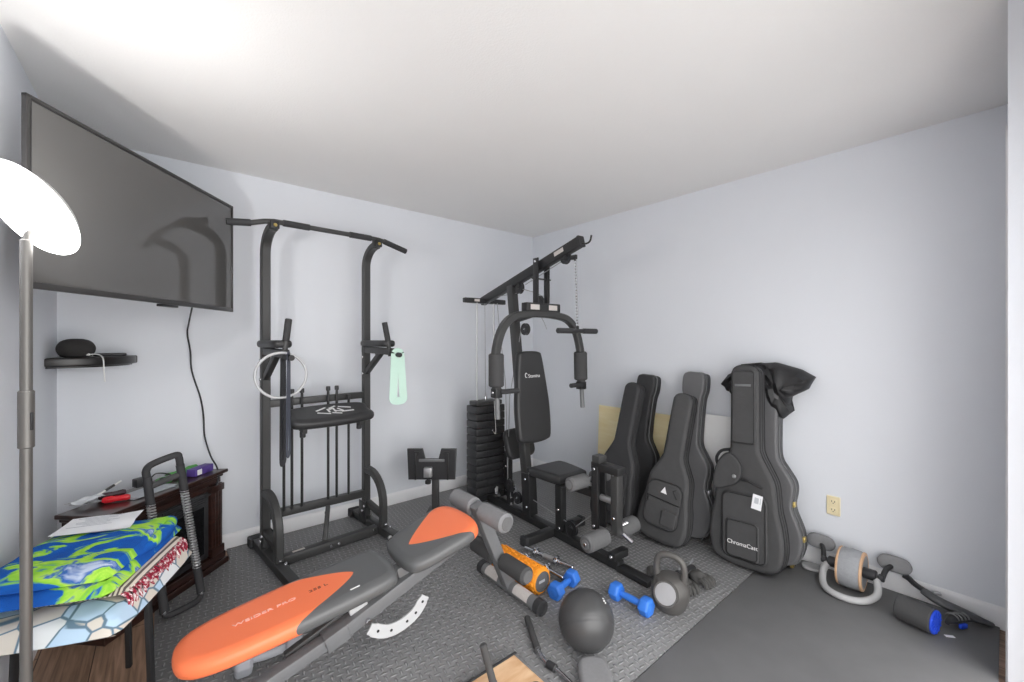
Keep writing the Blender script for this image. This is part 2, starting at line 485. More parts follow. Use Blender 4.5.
def tag(o, label, cat, group=None, kind=None):
    if label: o['label'] = label
    if cat: o['category'] = cat
    if group: o['group'] = group
    if kind: o['kind'] = kind
    return o
def thing(name, label, cat, loc=(0, 0, 0), rotz=0, group=None, mtx=None):
    o = bpy.data.objects.new(name, None); COL.objects.link(o)
    o.empty_display_size = .1
    if mtx is not None: o.matrix_world = mtx
    else: o.location = loc; o.rotation_euler = (0, 0, rotz)
    return tag(o, label, cat, group)
def struct(name, mb, m):
    o = mb.build(name, m); o['kind'] = 'structure'; return o
def copy_tree(o, parent=None):
    c = o.copy(); COL.objects.link(c)
    if parent is not None: c.parent = parent
    for ch in list(o.children): copy_tree(ch, c)
    return c
def axes(o, x, y, z):
    m = Matrix((V(x).normalized(), V(y).normalized(), V(z).normalized())).transposed().to_4x4()
    m.translation = V(o); return m
def lettering(body, size, T, m, parent, name='lettering', extrude=.0008):
    cu = bpy.data.curves.new('t', 'FONT'); cu.body = body; cu.size = size; cu.extrude = extrude
    cu.align_x = 'CENTER'; cu.align_y = 'CENTER'
    o = bpy.data.objects.new('t', cu); COL.objects.link(o)
    bpy.context.view_layer.update()
    me = bpy.data.meshes.new_from_object(o.evaluated_get(bpy.context.evaluated_depsgraph_get()))
    bpy.data.objects.remove(o); bpy.data.curves.remove(cu)
    me.transform(T); me.materials.clear(); me.materials.append(m); me.name = name
    r = bpy.data.objects.new(name, me); COL.objects.link(r); r.parent = parent
    return r
def bolts(parent, pts, d, r=.011, h=.008, name='bolt', m=None):
    for p in pts:
        MB().lathe([(0, h), (r * .7, h), (r, h * .5), (r, 0), (0, 0)], p, d, 10).build(name, m or M['chrome'], parent)

# ------------------------------------------------------------------ the room
FZ = -.012                       # bare floor; the mats' tops are z = 0
H = 2.44; XL = -3.446; YF = -3.42
b = MB(); b.box(((XL) / 2, YF / 2, FZ - .05), (-XL + .4, -YF + .4, .1), bev=0); struct('floor', b, M['floor'])
b = MB(); b.box(((XL) / 2, YF / 2, H + .05), (-XL + .4, -YF + .4, .1), bev=0); struct('ceiling', b, M['ceiling'])
b = MB(); b.box((XL / 2, .06, H / 2), (-XL + .24, .12, H + .1), bev=0); struct('wall_back', b, M['wall'])
b = MB(); b.box((.06, YF / 2, H / 2), (.12, -YF, H + .1), bev=0); struct('wall_right', b, M['wall'])
b = MB(); b.box((XL - .06, YF / 2, H / 2), (.12, -YF, H + .1), bev=0); struct('wall_left', b, M['wall'])
b = MB(); b.box((-.915, -3.2435 - .08, H / 2), (.14, .16, H + .1), bev=0); b.box((-.43, -3.3235, 2.255), (.86, .16, .39), bev=0); b.box((-.235, -3.3235, 1.0), (.47, .16, 2.13), bev=0); b.box((-1.13, -3.46, H / 2), (.29, .08, H + .1), bev=0); b.box(((XL - .985) / 2, -3.46, 2.23), (XL * -1 - .985, .08, .44), bev=0); struct('wall_front', b, M['wall'])  # the header, doorway gap and return are unseen, added to steer the fill light
def baseboard(name, p0, p1, nrm):
    p0, p1, nrm = V(p0), V(p1), V(nrm)
    prof = [(0, FZ), (.014, FZ), (.014, .068), (.010, .082), (.004, .09), (0, .09)]
    bb = MB(); bb.rings([[p + nrm * a + V((0, 0, z)) for a, z in prof] for p in (p0, p1)])
    struct(name, bb, M['trim'])
b = MB()
for x in (-.835, -.480): b.box((x, -3.3235, 1.02), (.02, .17, 2.08), bev=.003)
b.box((-.6575, -3.3235, 2.05), (.375, .17, .02), bev=.003)
struct('trim_1', b, M['trim'])                # casing of the unseen doorway added to brighten the right wall
baseboard('baseboard_back', (XL, 0, 0), (0, 0, 0), (0, -1, 0))
baseboard('baseboard_right', (0, 0, 0), (0, -3.2435, 0), (-1, 0, 0))
baseboard('baseboard_left', (XL, 0, 0), (XL, YF, 0), (1, 0, 0))

b = MB()
poly = [(-3.045, -2.296), (-.016, -2.296), (-.016, -.016), (-2.70, -.016), (-2.70, -.184), (-3.045, -.532)]
b.rings([[(x, y, FZ) for x, y in poly], [(x, y, -.002) for x, y in poly], [(x, y, 0) for x, y in inset(poly, .003)]])
o = b.build('foam_floor_mat', M['diamond']); tag(o, 'grey diamond-plate textured floor mat under the gym machines', 'floor mat')
b = MB()
poly = [(-2.1, -3.22), (-.016, -3.22), (-.016, -2.300), (-2.1, -2.300)]
b.rings([[(x, y, FZ) for x, y in poly], [(x, y, -.002) for x, y in poly], [(x, y, 0) for x, y in inset(poly, .003)]])
o = b.build('rubber_mat', M['rubber']); tag(o, 'smooth dark grey rubber mat along the right-hand wall', 'floor mat')

# outlet
t = thing('wall_outlet', 'cream double power outlet low on the right-hand wall', 'outlet', (0, -2.588, .372))
b = MB(); b.puffy(rrect(.066, .112, .006), 0, .006, .003, axes((0, 0, 0), (0, -1, 0), (0, 0, 1), (-1, 0, 0))); b.build('cover_plate', M['outlet'], t)
for dz in (-.024, .024):
    s = MB(); s.puffy(rrect(.036, .030, .010), .006, .009, .002, axes((0, 0, dz), (0, -1, 0), (0, 0, 1), (-1, 0, 0))); so = s.build('socket', M['outlet'], t)
    s = MB()
    for dy in (-.007, .007): s.box((-.0092, dy, dz + .002), (.001, .003, .009), bev=0)
    s.cyl((-.0087, 0, dz - .008), (-.0097, 0, dz - .008), .0028, 8); s.build('slot', M['bezel_dark'], so)

# ------------------------------------------------------------------ television, shelf and lamp
tl = V((-3.353, -1.225, 0)); tr = V((-2.702, -.300, 0))
ux = (tr - tl).normalized(); nz = V((ux.y, -ux.x, 0))
mid = (tl + tr) / 2
TVW = (tr - tl).length; TZ0, TZ1 = 1.508, 2.132; TH = TZ1 - TZ0
TM = axes((mid.x, mid.y, (TZ0 + TZ1) / 2), ux, (0, 0, 1), nz)
t = thing('television', 'large flat television hung across the left corner', 'television', mtx=TM)
b = MB(); b.puffy(rrect(TVW - .012, TH - .012, .006, 3), -.014, -.004, .003); b.puffy(rrect(TVW - .24, TH - .16, .02, 3), -.045, -.012, .008); b.build('back_shell', M['plastic'], t)
b = MB()
for (cx, cy, w, h) in ((0, TH / 2 - .006, TVW, .012), (0, -TH / 2 + .011, TVW, .022), (-TVW / 2 + .007, 0, .014, TH), (TVW / 2 - .006, 0, .012, TH)):
    b.box((cx, cy, 0), (w, h, .016), bev=.002)
b.build('bezel', M['bezel'], t)
b = MB(); b.box((0, .004, .001), (TVW - .022, TH - .030, .004), bev=0); b.build('screen', M['screen'], t)
b = MB()
w2, h2 = TVW / 2 - .014, TH / 2 - .012
b.box((0, h2 - .001, .004), (TVW - .03, .004, .004), bev=0); b.box((-w2 + .002, .004, .004), (.004, TH - .03, .004), bev=0)
b.build('inner_rim', M['bezel_dark'], t)
b = MB(); b.box((.06, -TH / 2 - .006, -.004), (.10, .012, .03), bev=.003); b.build('sensor_bar', M['bezel_dark'], t)
b = MB(); b.box((0, 0, -.055), (.40, .40, .02), bev=.004)
b.box((0, 0, -.12), (.05, .10, .13), bev=.004); b.box((.0, 0, -.32), (.04, .06, .30), bev=.004)
b.box((0, 0, -.60), (.06, .24, .10), bev=.004)
b.build('mount_arm', M['metal_dark'], t)
# television cord
pts = catmull([(-2.885, -.20, 1.53), (-2.895, -.05, 1.44), (-2.90, -.015, 1.38), (-2.885, -.012, 1.27), (-2.878, -.012, 1.15), (-2.835, -.012, .98), (-2.82, -.012, .86), (-2.815, -.02, .74), (-2.79, -.10, .63), (-2.765, -.165, .575), (-2.760, -.225, .52), (-2.79, -.245, .455), (-2.84, -.28, .43), (-2.92, -.345, .415)], 6)
MB().tube(pts, .0045, 8).build('power_cord', M['plastic'], t, TM.inverted())

# corner shelf
t = thing('corner_shelf', 'black quarter-round corner shelf below the television', 'shelf', (XL, 0, 1.233))
out = [(.001, -.001), (.001, -.31)]
for k in range(13):
    a = k / 12 * PI / 2
    out.append((.03 + .285 * math.sin(a), -.03 - .28 * math.cos(a)))
out += [(.318, -.03), (.318, -.001)]
b = MB(); b.puffy(out, -.022, .022, .008); b.build('shelf_board', M['shelf'], t)
b = MB(); b.puffy([(x * .93, y * .93) for x, y in out], -.030, -.022, .002); b.build('lower_lip', M['shelf'], t)
t = thing('smart_speaker', 'round dark fabric speaker on the corner shelf', 'speaker', (-3.352, -.20, 1.2555))
prof = [(0, 0), (.045, 0), (.062, .012), (.071, .035), (.069, .058), (.054, .080), (.028, .091), (0, .093)]
b = MB(); b.lathe([tuple(p) for p in catmull([V((r, z, 0)) for r, z in prof], 3) for p in [(p[0], p[1])]], (0, 0, 0), (0, 0, 1), 28); b.build('fabric_body', M['speaker'], t)
b = MB(); b.lathe([(0, .001), (.047, .001), (.049, .004), (.046, .006)], (0, 0, -.0005), (0, 0, 1), 24); b.build('base_ring', M['plastic'], t)
t = thing('streaming_box', 'low flat black media box beside the round speaker', 'media box', (-3.232, -.13, 1.2555))
b = MB(); b.puffy(rrect(.13, .07, .02), 0, .016, .006); b.build('case', M['plastic'], t)
pts = catmull([(-3.30, -.245, 1.268), (-3.275, -.265, 1.270), (-3.255, -.285, 1.262), (-3.245, -.30, 1.24), (-3.243, -.302, 1.19), (-3.240, -.29, 1.13)], 6)
t = thing('speaker_cable', 'thin white cable running over the corner shelf edge', 'cable', (-3.30, -.245, 1.268))
T0 = Matrix.Translation((3.30, .245, -1.268))
MB().tube(pts, .003, 8).build('wire', M['white_plastic'], t, T0)
b = MB(); b.cyl((-3.318, -.237, 1.268), (-3.297, -.247, 1.268), .006, 10); b.build('plug', M['white_plastic'], t, T0)

# floor lamp
LC = V((-3.292, -1.505, 1.700)); LN = V((.668, .471, .576))
t = thing('floor_lamp', 'tall grey floor lamp with a glowing round disc head', 'floor lamp', (-3.302, -1.496, FZ))
T0 = Matrix.Translation((3.302, 1.496, -FZ))
b = MB(); b.lathe([(0, 0), (.125, 0), (.128, .006), (.12, .016), (.02, .024), (.014, .05), (0, .05)], (-3.302, -1.496, FZ), (0, 0, 1), 32); b.build('base', M['pole'], t, T0)
b = MB(); b.cyl((-3.302, -1.496, .03), (-3.302, -1.496, 1.05), .0125, 20); b.cyl((-3.302, -1.496, 1.19), (-3.302, -1.496, 1.618), .0125, 20); b.build('pole', M['pole'], t, T0)
b = MB(); b.cyl((-3.302, -1.496, 1.04), (-3.302, -1.496, 1.20), .0165, 20); sl = b.build('sleeve', M['pole'], t, T0)
b = MB(); b.box((-3.302 + .012, -1.496 - .012, 1.115), (.006, .006, .05), Matrix.Rotation(PI / 4, 4, 'Z'), .002); b.build('switch', M['plastic'], sl, T0)
hd = MB(); hd.lathe([(0, -.004), (.126, -.004), (.1305, -.001), (.130, .006), (.110, .0235), (0, .0242)], LC, LN, 40)
head = hd.build('lamp_head', M['white_plastic'], t, T0)
b = MB(); b.lathe([(0, .036), (.025, .035), (.041, .031), (.046, .0245), (.046, .0242), (0, .0242)], LC, LN, 40); b.build('upper_diffuser', M['lamp_up'], head, T0)
b = MB(); b.lathe([(0, -.012), (.08, -.011), (.115, -.009), (.129, -.006), (.1330, -.001), (.1330, .0035), (.1315, .0035), (.1315, -.001), (.126, -.0042), (0, -.0042)], LC, LN, 40); b.build('lower_diffuser', M['lamp_down'], head, T0)
b = MB(); b.tube(catmull([(-3.302, -1.496, 1.605), (-3.298, -1.492, 1.635), (-3.280, -1.478, 1.655), LC - LN * .002 + V((.0, .03, -.025))], 5), .009, 12); b.build('pivot', M['pole'], t, T0)

# ------------------------------------------------------------------ corner mantel cabinet and what lies on it
e = V((.7071, .7071, 0)); f = V((.7071, -.7071, 0))      # along the front / out of the front
CO = V((-2.975, -.420, FZ))
CM = axes(CO, e, -f, (0, 0, 1))                           # local x along the front, local y to the back, z up
t = thing('mantel_cabinet', 'dark cherry wood corner mantel cabinet with black firebox front', 'cabinet', mtx=CM)
CW = .66; TOPZ = .572
def trap(w, y0, y1, cut=.0):
    return [(-w / 2, y0), (w / 2, y0), (w / 2 - cut, y1), (-w / 2, y1)]
b = MB(); b.puffy(trap(CW, .015, .225, .04), .08, .50, .003); body = b.build('body', M['cabinet'], t)
b = MB(); b.puffy(trap(CW + .05, -.02, .225, .06), TOPZ - .022, TOPZ, .006); b.puffy(trap(CW + .02, 0, .22, .05), TOPZ - .042, TOPZ - .022, .006); b.puffy(trap(CW, .008, .22, .05), TOPZ - .075, TOPZ - .042, .004); b.build('top', M['cabinet'], t)
b = MB(); b.puffy(trap(CW + .05, -.022, .225, .05), 0, .04, .005); b.puffy(trap(CW + .03, -.012, .22, .05), .04, .08, .008); b.build('plinth', M['cabinet'], t)
for sx in (-1, 1):
    b = MB(); b.box((sx * (CW / 2 - .045), .006, .29), (.08, .03, .42), bev=.004)
    for k in (-1, 0, 1): b.box((sx * (CW / 2 - .045) + k * .02, -.010, .29), (.010, .006, .34), bev=.002)
    b.box((sx * (CW / 2 - .045), .002, .105), (.092, .04, .05), bev=.004); b.box((sx * (CW / 2 - .045), .002, .475), (.092, .04, .04), bev=.004)
    b.build('pilaster', M['cabinet'], t)
b = MB(); b.box((0, .012, .28), (.47, .02, .38), bev=.003); b.build('firebox_frame', M['plastic'], t)
b = MB(); b.box((0, .001, .26), (.40, .004, .27), bev=0); b.build('firebox_glass', M['firebox'], t)
b = MB()
for k in range(4): b.box((0, -.001, .415 + k * .012), (.40, .008, .004), bev=.001)
b.box((0, -.001, .455), (.12, .006, .02), bev=.002)
b.build('vent_grille', M['plastic'], t)
CT = FZ + TOPZ + .0015
def cabpt(a, c, z=0): return CO + e * a - f * c + V((0, 0, TOPZ + .0015 + z))
def on_cab(px, py): return V((px, py, CT))
# screwdrivers
def screwdriver(name, label, p, ang, m):
    t = thing(name, label, 'screwdriver', p, ang, 'screwdrivers on the mantel cabinet')
    b = MB(); pr = [(0, 0), (.010, 0), (.015, .008), (.0155, .03), (.013, .055), (.014, .075), (.015, .088), (.010, .1), (0, .1)]
    b.lathe(pr, (0, 0, .0155), (1, 0, 0), 8); b.build('handle', m, t)
    b = MB(); b.cyl((-.10, 0, .0155), (0, 0, .0155), .003, 8); b.box((-.105, 0, .0155), (.014, .006, .0015), bev=0); b.build('shaft', M['steel'], t)
screwdriver('screwdriver', 'red handled screwdriver on the dark mantel cabinet', (-3.235, -.475, CT), math.radians(-8), M['red'])
screwdriver('screwdriver', 'dark maroon handled screwdriver behind the red one', (-3.255, -.405, CT), math.radians(12), M['maroon'])
# things further back on the top
def crumple(nx, ny, w, d, amp, seed, zf=None):
    b = bmesh.new(); g = []
    for i in range(nx + 1):
        r = []
        for j in range(ny + 1):
            x = (i / nx - .5) * w; y = (j / ny - .5) * d
            z = amp * (noise.noise(V((x * 14 + seed, y * 14, seed))) + .5 * noise.noise(V((x * 33, y * 33 + seed, 1)))) + amp * 1.1
            if zf: z += zf(x, y)
            r.append(b.verts.new((x, y, max(.001, z))))
        g.append(r)
    for i in range(nx):
        for j in range(ny): b.faces.new((g[i][j], g[i + 1][j], g[i + 1][j + 1], g[i][j + 1]))
    bmesh.ops.solidify(b, geom=b.faces[:], thickness=.0015)
    m = MB(); m._join(b); return m
t = crumple(16, 12, .13, .07, .014, 3, lambda x, y: .02 * (1 - abs(x) / .08)).build('plastic_wrap', mat('clear_wrap', rgb(222, 224, 228), .25, var=.02))
t.matrix_world = Matrix.Translation(cabpt(-.225, .195)) @ Matrix.Rotation(math.radians(40), 4, 'Z'); tag(t, 'crumpled whitish plastic wrap at the cabinet top\'s back left', 'plastic wrap')
t = thing('document_sheets', 'flat pale papers beside the plastic wrap on the cabinet', 'papers', cabpt(-.06, .085), math.radians(36))
for k, (dx, a) in enumerate(((0, 0), (.008, .12))):
    b = MB(); b.box((dx, 0, .002 + k * .003), (.20, .12, .0022), Matrix.Rotation(a, 4, 'Z'), 0); b.build('sheet', M['paper_grey'], t)
t = thing('power_adapter', 'small black power adapter block on the cabinet top', 'adapter', cabpt(-.0, .175), math.radians(30))
b = MB(); b.box((0, 0, .03), (.07, .045, .045), bev=.006); b.build('block', M['plastic'], t)
b = MB(); b.tube(catmull([(.035, 0, .03), (.07, .01, .05), (.12, 0, .035), (.15, -.03, .008)], 5), .0035, 8); b.build('lead', M['plastic'], t)
t = thing('marker_pen', 'white pen with black grip propped behind the wrap', 'pen', cabpt(-.135, .185, .022), math.radians(30))
b = MB(); b.cyl((-.07, 0, .004), (.03, 0, .048), .005, 10); b.build('barrel', M['white_plastic'], t)
b = MB(); b.cyl((-.035, 0, .0195), (.005, 0, .037), .006, 10); b.build('grip', M['plastic'], t)
t = crumple(18, 10, .17, .06, .012, 9, lambda x, y: .022 * math.cos(y / .06 * PI)).build('green_pouch', M['green'])
t.matrix_world = Matrix.Translation(cabpt(.215, .145)) @ Matrix.Rotation(math.radians(40), 4, 'Z'); tag(t, 'crinkled green pouch at the right back of the cabinet top', 'pouch')
t = thing('green_tape_roll', 'small green tape roll in the middle of the cabinet', 'tape roll', cabpt(.07, .12))
b = MB(); b.tube([(.026 * math.cos(k * PI / 12), .026 * math.sin(k * PI / 12), .014) for k in range(24)], .0135, 8, True); b.build('tape', M['green'], t)
b = MB(); b.lathe([(.016, 0.001), (.019, 0.001), (.019, .027), (.016, .027), (.016, 0.001)], (0, 0, 0), (0, 0, 1), 20); b.build('core', M['plastic'], t)
t = thing('purple_box', 'purple carton at the right end of the cabinet top', 'box', cabpt(.235, .055), math.radians(45))
b = MB(); b.box((0, 0, .022), (.13, .055, .042), bev=.003); b.build('carton', M['purple'], t)
b = MB(); b.box((-.035, -.0285, .022), (.03, .002, .03), bev=0); b.build('label', M['white_print'], t)

# ------------------------------------------------------------------ spring arm exerciser leaning on the cabinet
def spring_path(p0, p1, r, turns, n=10):
    p0, p1 = V(p0), V(p1); d = p1 - p0; s, u = frame(d)
    N = int(turns * n)
    return [p0 + d * (i / N) + s * (r * math.cos(2 * PI * i / n)) + u * (r * math.sin(2 * PI * i / n)) for i in range(N + 1)]
t = thing('spring_exerciser', 'twin-spring arm exerciser leaning on the dark cabinet', 'exerciser', (-2.93, -.60, 0))
T0 = Matrix.Translation((2.93, .60, 0))
A0, A1 = V((-3.008, -.645, .03)), V((-3.072, -.585, .68))
B0, B1 = V((-2.862, -.560, .03)), V((-2.948, -.560, .715))
for p0, p1 in ((A0, A1), (B0, B1)):
    d = p1 - p0
    b = MB(); b.cyl(p0, p0 + d * .22, .018, 16); b.build('lower_grip', M['rubber_grip'], t, T0)
    b = MB(); b.cyl(p0 + d * .79, p1, .018, 16); b.build('upper_grip', M['rubber_grip'], t, T0)
    b = MB(); b.tube(spring_path(p0 + d * .20, p0 + d * .81, .0150, 30), .0044, 6); b.build('spring', M['steel'], t, T0)
b = MB(); b.tube(catmull([A1, A1 + (A1 - A0) * .05, (A1 * .85 + B1 * .15) + V((0, 0, .055)), (A1 * .15 + B1 * .85) + V((0, 0, .055)), B1 + (B1 - B0) * .05, B1], 6), .016, 12); b.build('top_handle', M['rubber_grip'], t, T0)
b = MB(); b.tube([A1 - V((0, 0, .05)), B1 - V((0, 0, .05))], .015, 12); b.build('cross_handle', M['foam_dark'], t, T0)
b = MB(); b.tube(catmull([A0, A0 * .85 + B0 * .15 - V((0, .02, .012)), A0 * .15 + B0 * .85 - V((0, .03, .012)), B0], 6), .014, 12); b.build('bottom_bar', M['rubber_grip'], t, T0)
bolts(t, [p - V((2.93 * -1, -.60, 0)) * 1 + V((0, -.018, .0)) for p in (A0 + V((0, 0, .01)), B0 + V((0, 0, .01)))], (0, -1, 0), .009)

# ------------------------------------------------------------------ small table with folded blankets
TA = math.radians(-23)
TC = V((-3.215, -1.165, 0))
TT_A = math.radians(13.6)                  # the table stands turned the other way from the blankets on it
t = thing('side_table', 'small black-legged side table under the folded blankets', 'side table', (-3.232, -1.105, FZ), TT_A)
TT = .452
b = MB(); b.puffy(rrect(.34, .35, .02), TT - .018, TT, .006); b.build('tabletop', M['metal_dark'], t)
b = MB()
for sx in (-1, 1): b.bar((sx * .145, -.15, TT - .03), (sx * .145, .15, TT - .03), .018, .022)
for sy in (-1, 1): b.bar((-.145, sy * .15, TT - .03), (.145, sy * .15, TT - .03), .018, .022)
b.build('apron', M['metal_dark'], t)
for sx in (-1, 1):
    for sy in (-1, 1):
        b = MB(); b.bar((sx * .145, sy * .15, TT - .02), (sx * .155, sy * .165, 0), .02, .02); b.build('leg', M['metal_dark'], t)

def cloth(w, d, z0, th, seed, amp=.008, nx=26, ny=24, shear=0.0, sag=0.0, right_roll=0.0):
    """a folded textile: closed slab with soft rims and rolling folds"""
    top, bot = [], []
    for i in range(nx + 1):
        a, c = [], []
        for j in range(ny + 1):
            u = i / nx * 2 - 1; v = j / ny * 2 - 1
            # squircle outline
            x = u * w / 2 * (1 - .03 * v ** 4); y = v * d / 2 * (1 - .03 * u ** 4)
            rim = max(abs(u), abs(v))
            ease = math.sqrt(max(0, 1 - max(0, (rim - .86) / .14) ** 2))
            n = amp * (noise.noise(V((x * 9 + seed, y * 9, seed))) + .5 * noise.noise(V((x * 22, y * 22 + seed, 2))))
            dr = -sag * max(0, (rim - .6) / .4) ** 2
            x += shear * y
            m_ = z0 + th / 2 + dr
            a.append((x, y, m_ + th / 2 * ease + n * ease + right_roll * max(0, u) ** 3 * ease))
            c.append((x, y, m_ - th / 2 * ease))
        top.append(a); bot.append(c)
    b = bmesh.new()
    tv = [[b.verts.new(p) for p in r] for r in top]; bv = [[b.verts.new(p) for p in r] for r in bot]
    for i in range(nx):
        for j in range(ny):
            b.faces.new((tv[i][j], tv[i + 1][j], tv[i + 1][j + 1], tv[i][j + 1]))
            b.faces.new((bv[i][j], bv[i][j + 1], bv[i + 1][j + 1], bv[i + 1][j]))
    bmesh.ops.remove_doubles(b, verts=b.verts, dist=1e-5)
    for lst in ((tv, bv),):
        pass
    # close the rim where it did not merge
    bmesh.ops.holes_fill(b, edges=[x for x in b.edges if x.is_boundary], sides=0)
    bmesh.ops.recalc_face_normals(b, faces=b.faces)
    m = MB(); m._join(b); return m
BZ = FZ + TT + .002
o = cloth(.45, .53, 0, .056, 4, .006, sag=.030).build('crackle_blanket', M['crackle']); o.location = (TC.x - .004, TC.y - .02, BZ + .006); o.rotation_euler = (0, 0, TA)
tag(o, 'pale blue and beige crackle-print blanket at the bottom of the stack', 'blanket')
t = thing('woven_throw', 'cream striped throw with red fringe under the blue fleece', 'throw', (TC.x + .034, TC.y + .012, BZ + .074), TA)
cloth(.34, .41, 0, .026, 8, .004, sag=.014).build('folded_cloth', M['throw'], t)
b = MB()
for k in range(64):
    y = -.20 + k / 63 * .40; x = .168 + .006 * math.sin(k * 1.7)
    z = .002
    b.tube([(x - .012, y, z), (x + .006, y + random.uniform(-.004, .004), z - .012), (x + .012, y + random.uniform(-.008, .008), z - .03), (x + .010 + random.uniform(-.006, .006), y + random.uniform(-.012, .012), z - .05 - random.uniform(0, .018))], .0042, 5)
fr = b.build('fringe', M['fringe'], t); fr['kind'] = 'stuff'
t = thing('fleece_blanket', 'blue fleece blanket with green blotches, folded on the stack', 'blanket', (TC.x - .006, TC.y + .005, BZ + .108), TA)
cloth(.39, .50, 0, .040, 1, .008, sag=.020).build('lower_fold', M['towel'], t)
cloth(.365, .46, .036, .036, 6, .010, sag=.014, right_roll=.012).build('upper_fold', M['towel'], t)
b = MB(); b.tube(catmull([(.165, -.06, .030), (.178, .04, .036), (.176, .14, .040), (.160, .21, .042)], 6), .026, 14, scales=[.35 + .65 * min(1, i / 8) for i in range(19)]); b.build('rolled_edge', M['towel'], t)
t = thing('letter_pages', 'white letter pages lying on top of the blue fleece', 'papers', (-3.205, -.985, BZ + .189), math.radians(-17))
for k in range(3):
    bb = bmesh.new(); g = []
    for i in range(9):
        r = []
        for j in range(9):
            x = (i / 8 - .5) * .215; y = (j / 8 - .5) * .155
            r.append(bb.verts.new((x + k * .006, y - k * .004, .002 + k * .0022 + .003 * math.sin(i * .6 + k) * (j / 8) - .010 * (i / 8) * (1 - j / 8) * (j < 3))))
        g.append(r)
    for i in range(8):
        for j in range(8): bb.faces.new((g[i][j], g[i + 1][j], g[i + 1][j + 1], g[i][j + 1]))
    bmesh.ops.solidify(bb, geom=bb.faces[:], thickness=.0008)
    m_ = MB(); m_._join(bb, Matrix.Rotation(k * .03, 4, 'Z')); m_.build('page', M['paper'], t)
b = MB()
for k in range(7): b.box((-.01 + .01 * (k % 2), .045 - k * .014, .0105), (.13 - .03 * (k % 3), .003, .0006), bev=0)
b.build('printed_lines', M['paper_grey'], t)

# ------------------------------------------------------------------ pull-up tower
t = thing('pull_up_tower', 'tall black pull-up and dip tower standing by the back wall', 'pull-up tower', (-2.2, -.25, 0), math.radians(6))
PT = t
for sx in (-1, 1):
    x = sx * .33
    b = MB(); b.rect([(x, 0, .05), (x, 0, 1.0), (x, 0, 1.875)] + [(x, -.16 * (1 - math.cos(a)), 1.875 + .14 * math.sin(a)) for a in [k / 10 * PI / 2 for k in range(1, 11)]], .046, .052, (1, 0, 0)); up = b.build('upright', M['metal'], t)
    b = MB(); b.bar((x, .20, .031), (x, -.66, .031), .055, .055); b.build('base_rail', M['metal'], t)
    for yy in (.20, -.66):
        b = MB(); b.box((x, yy, .031), (.085, .075, .0615), bev=.008); b.build('foot_cap', M['rubber_grip'], t)
    b = MB(); b.rect([(x, -.02, .40), (x, -.06, .40)] + [(x, -.06 - .19 * math.sin(a), .21 + .19 * math.cos(a)) for a in [k / 8 * PI / 2 for k in range(1, 9)]] + [(x, -.25, .055)], .05, .045, (1, 0, 0)); b.build('curved_brace', M['metal'], t)
    b = MB(); b.bar((x, -.03, .16), (x, -.23, .13), .04, .04); b.build('brace_link', M['metal'], t)
    b = MB(); b.box((x - sx * .028, 0, .10), (.006, .10, .14), bev=.002); b.build('gusset_plate', M['metal_dark'], t)
    # dip arm
    b = MB(); b.bar((x, .03, 1.275), (x, -.37, 1.265), .045, .045); b.build('dip_arm', M['metal'], t)
    b = MB(); b.bar((x, 0, 1.10), (x, -.22, 1.255), .035, .035); b.build('arm_brace', M['metal'], t)
    b = MB(); b.puffy([(p.x, p.y) for p in catmull([(-.05, -.155, 0), (0, -.180, 0), (.05, -.155, 0), (.055, 0, 0), (.05, .15, 0), (0, .17, 0), (-.05, .15, 0), (-.055, 0, 0)], 4, True)], 0, .045, .018, Matrix.Translation((x, -.165, 1.297))); pd = b.build('arm_pad', M['vinyl'], t)
    b = MB(); b.tube([(x, -.345, 1.235), (x - sx * .03, -.325, 1.455)], .014, 12); b.build('hand_post', M['metal'], t)
    b = MB(); b.cyl((x - sx * .012, -.337, 1.335), (x - sx * .031, -.324, 1.463), .0185, 16); b.build('hand_grip', M['rubber_grip'], t)
    b = MB(); b.tube([(x, -.36, 1.248), (x, -.47, 1.245)], .016, 12); b.build('dip_grip', M['rubber_grip'], t)
    b = MB(); b.cyl((x, -.17, 1.255), (x, -.17, 1.225), .016, 12); b.build('pad_knob', M['plastic'], t)
    bolts(t, [(x + s * .026, y, z) for s in (-1,) for (y, z) in ((0, .10), (-.03, .14), (0, 1.22), (-.0, 1.10))], (-1, 0, 0))
    bolts(t, [(x, -.2825, .075), (x + .02, -.31, .060)], (0, -.4, 1))
# pull-up bar
bp = [(-.565, -.155, 2.000), (-.45, -.165, 2.014), (-.38, -.17, 2.036), (-.33, -.17, 2.045), (.33, -.17, 2.054), (.38, -.17, 2.048), (.56, -.165, 2.006)]
b = MB(); b.tube(bp, .0155, 12); b.build('pull_up_bar', M['metal'], t)
for p0, p1 in ((bp[0], bp[1]), ((-.28, -.17, 2.0457), (-.13, -.17, 2.0477)), ((.13, -.17, 2.0513), (.28, -.17, 2.0533)), (bp[5], bp[6])):
    b = MB(); b.tube([p0, p1], .0195, 14); b.build('bar_grip', M['rubber_grip'], t)
for sx in (-1, 1):
    b = MB(); b.box((sx * .33, -.165, 2.025), (.05, .06, .05), bev=.006); bk = b.build('bar_clamp', M['metal_dark'], t)
    b = MB(); b.lathe([(0, .006), (.009, .006), (.011, 0), (0, 0)], (sx * .33, -.196, 2.020), (0, -1, 0), 10); b.build('bolt', M['brass'], bk)
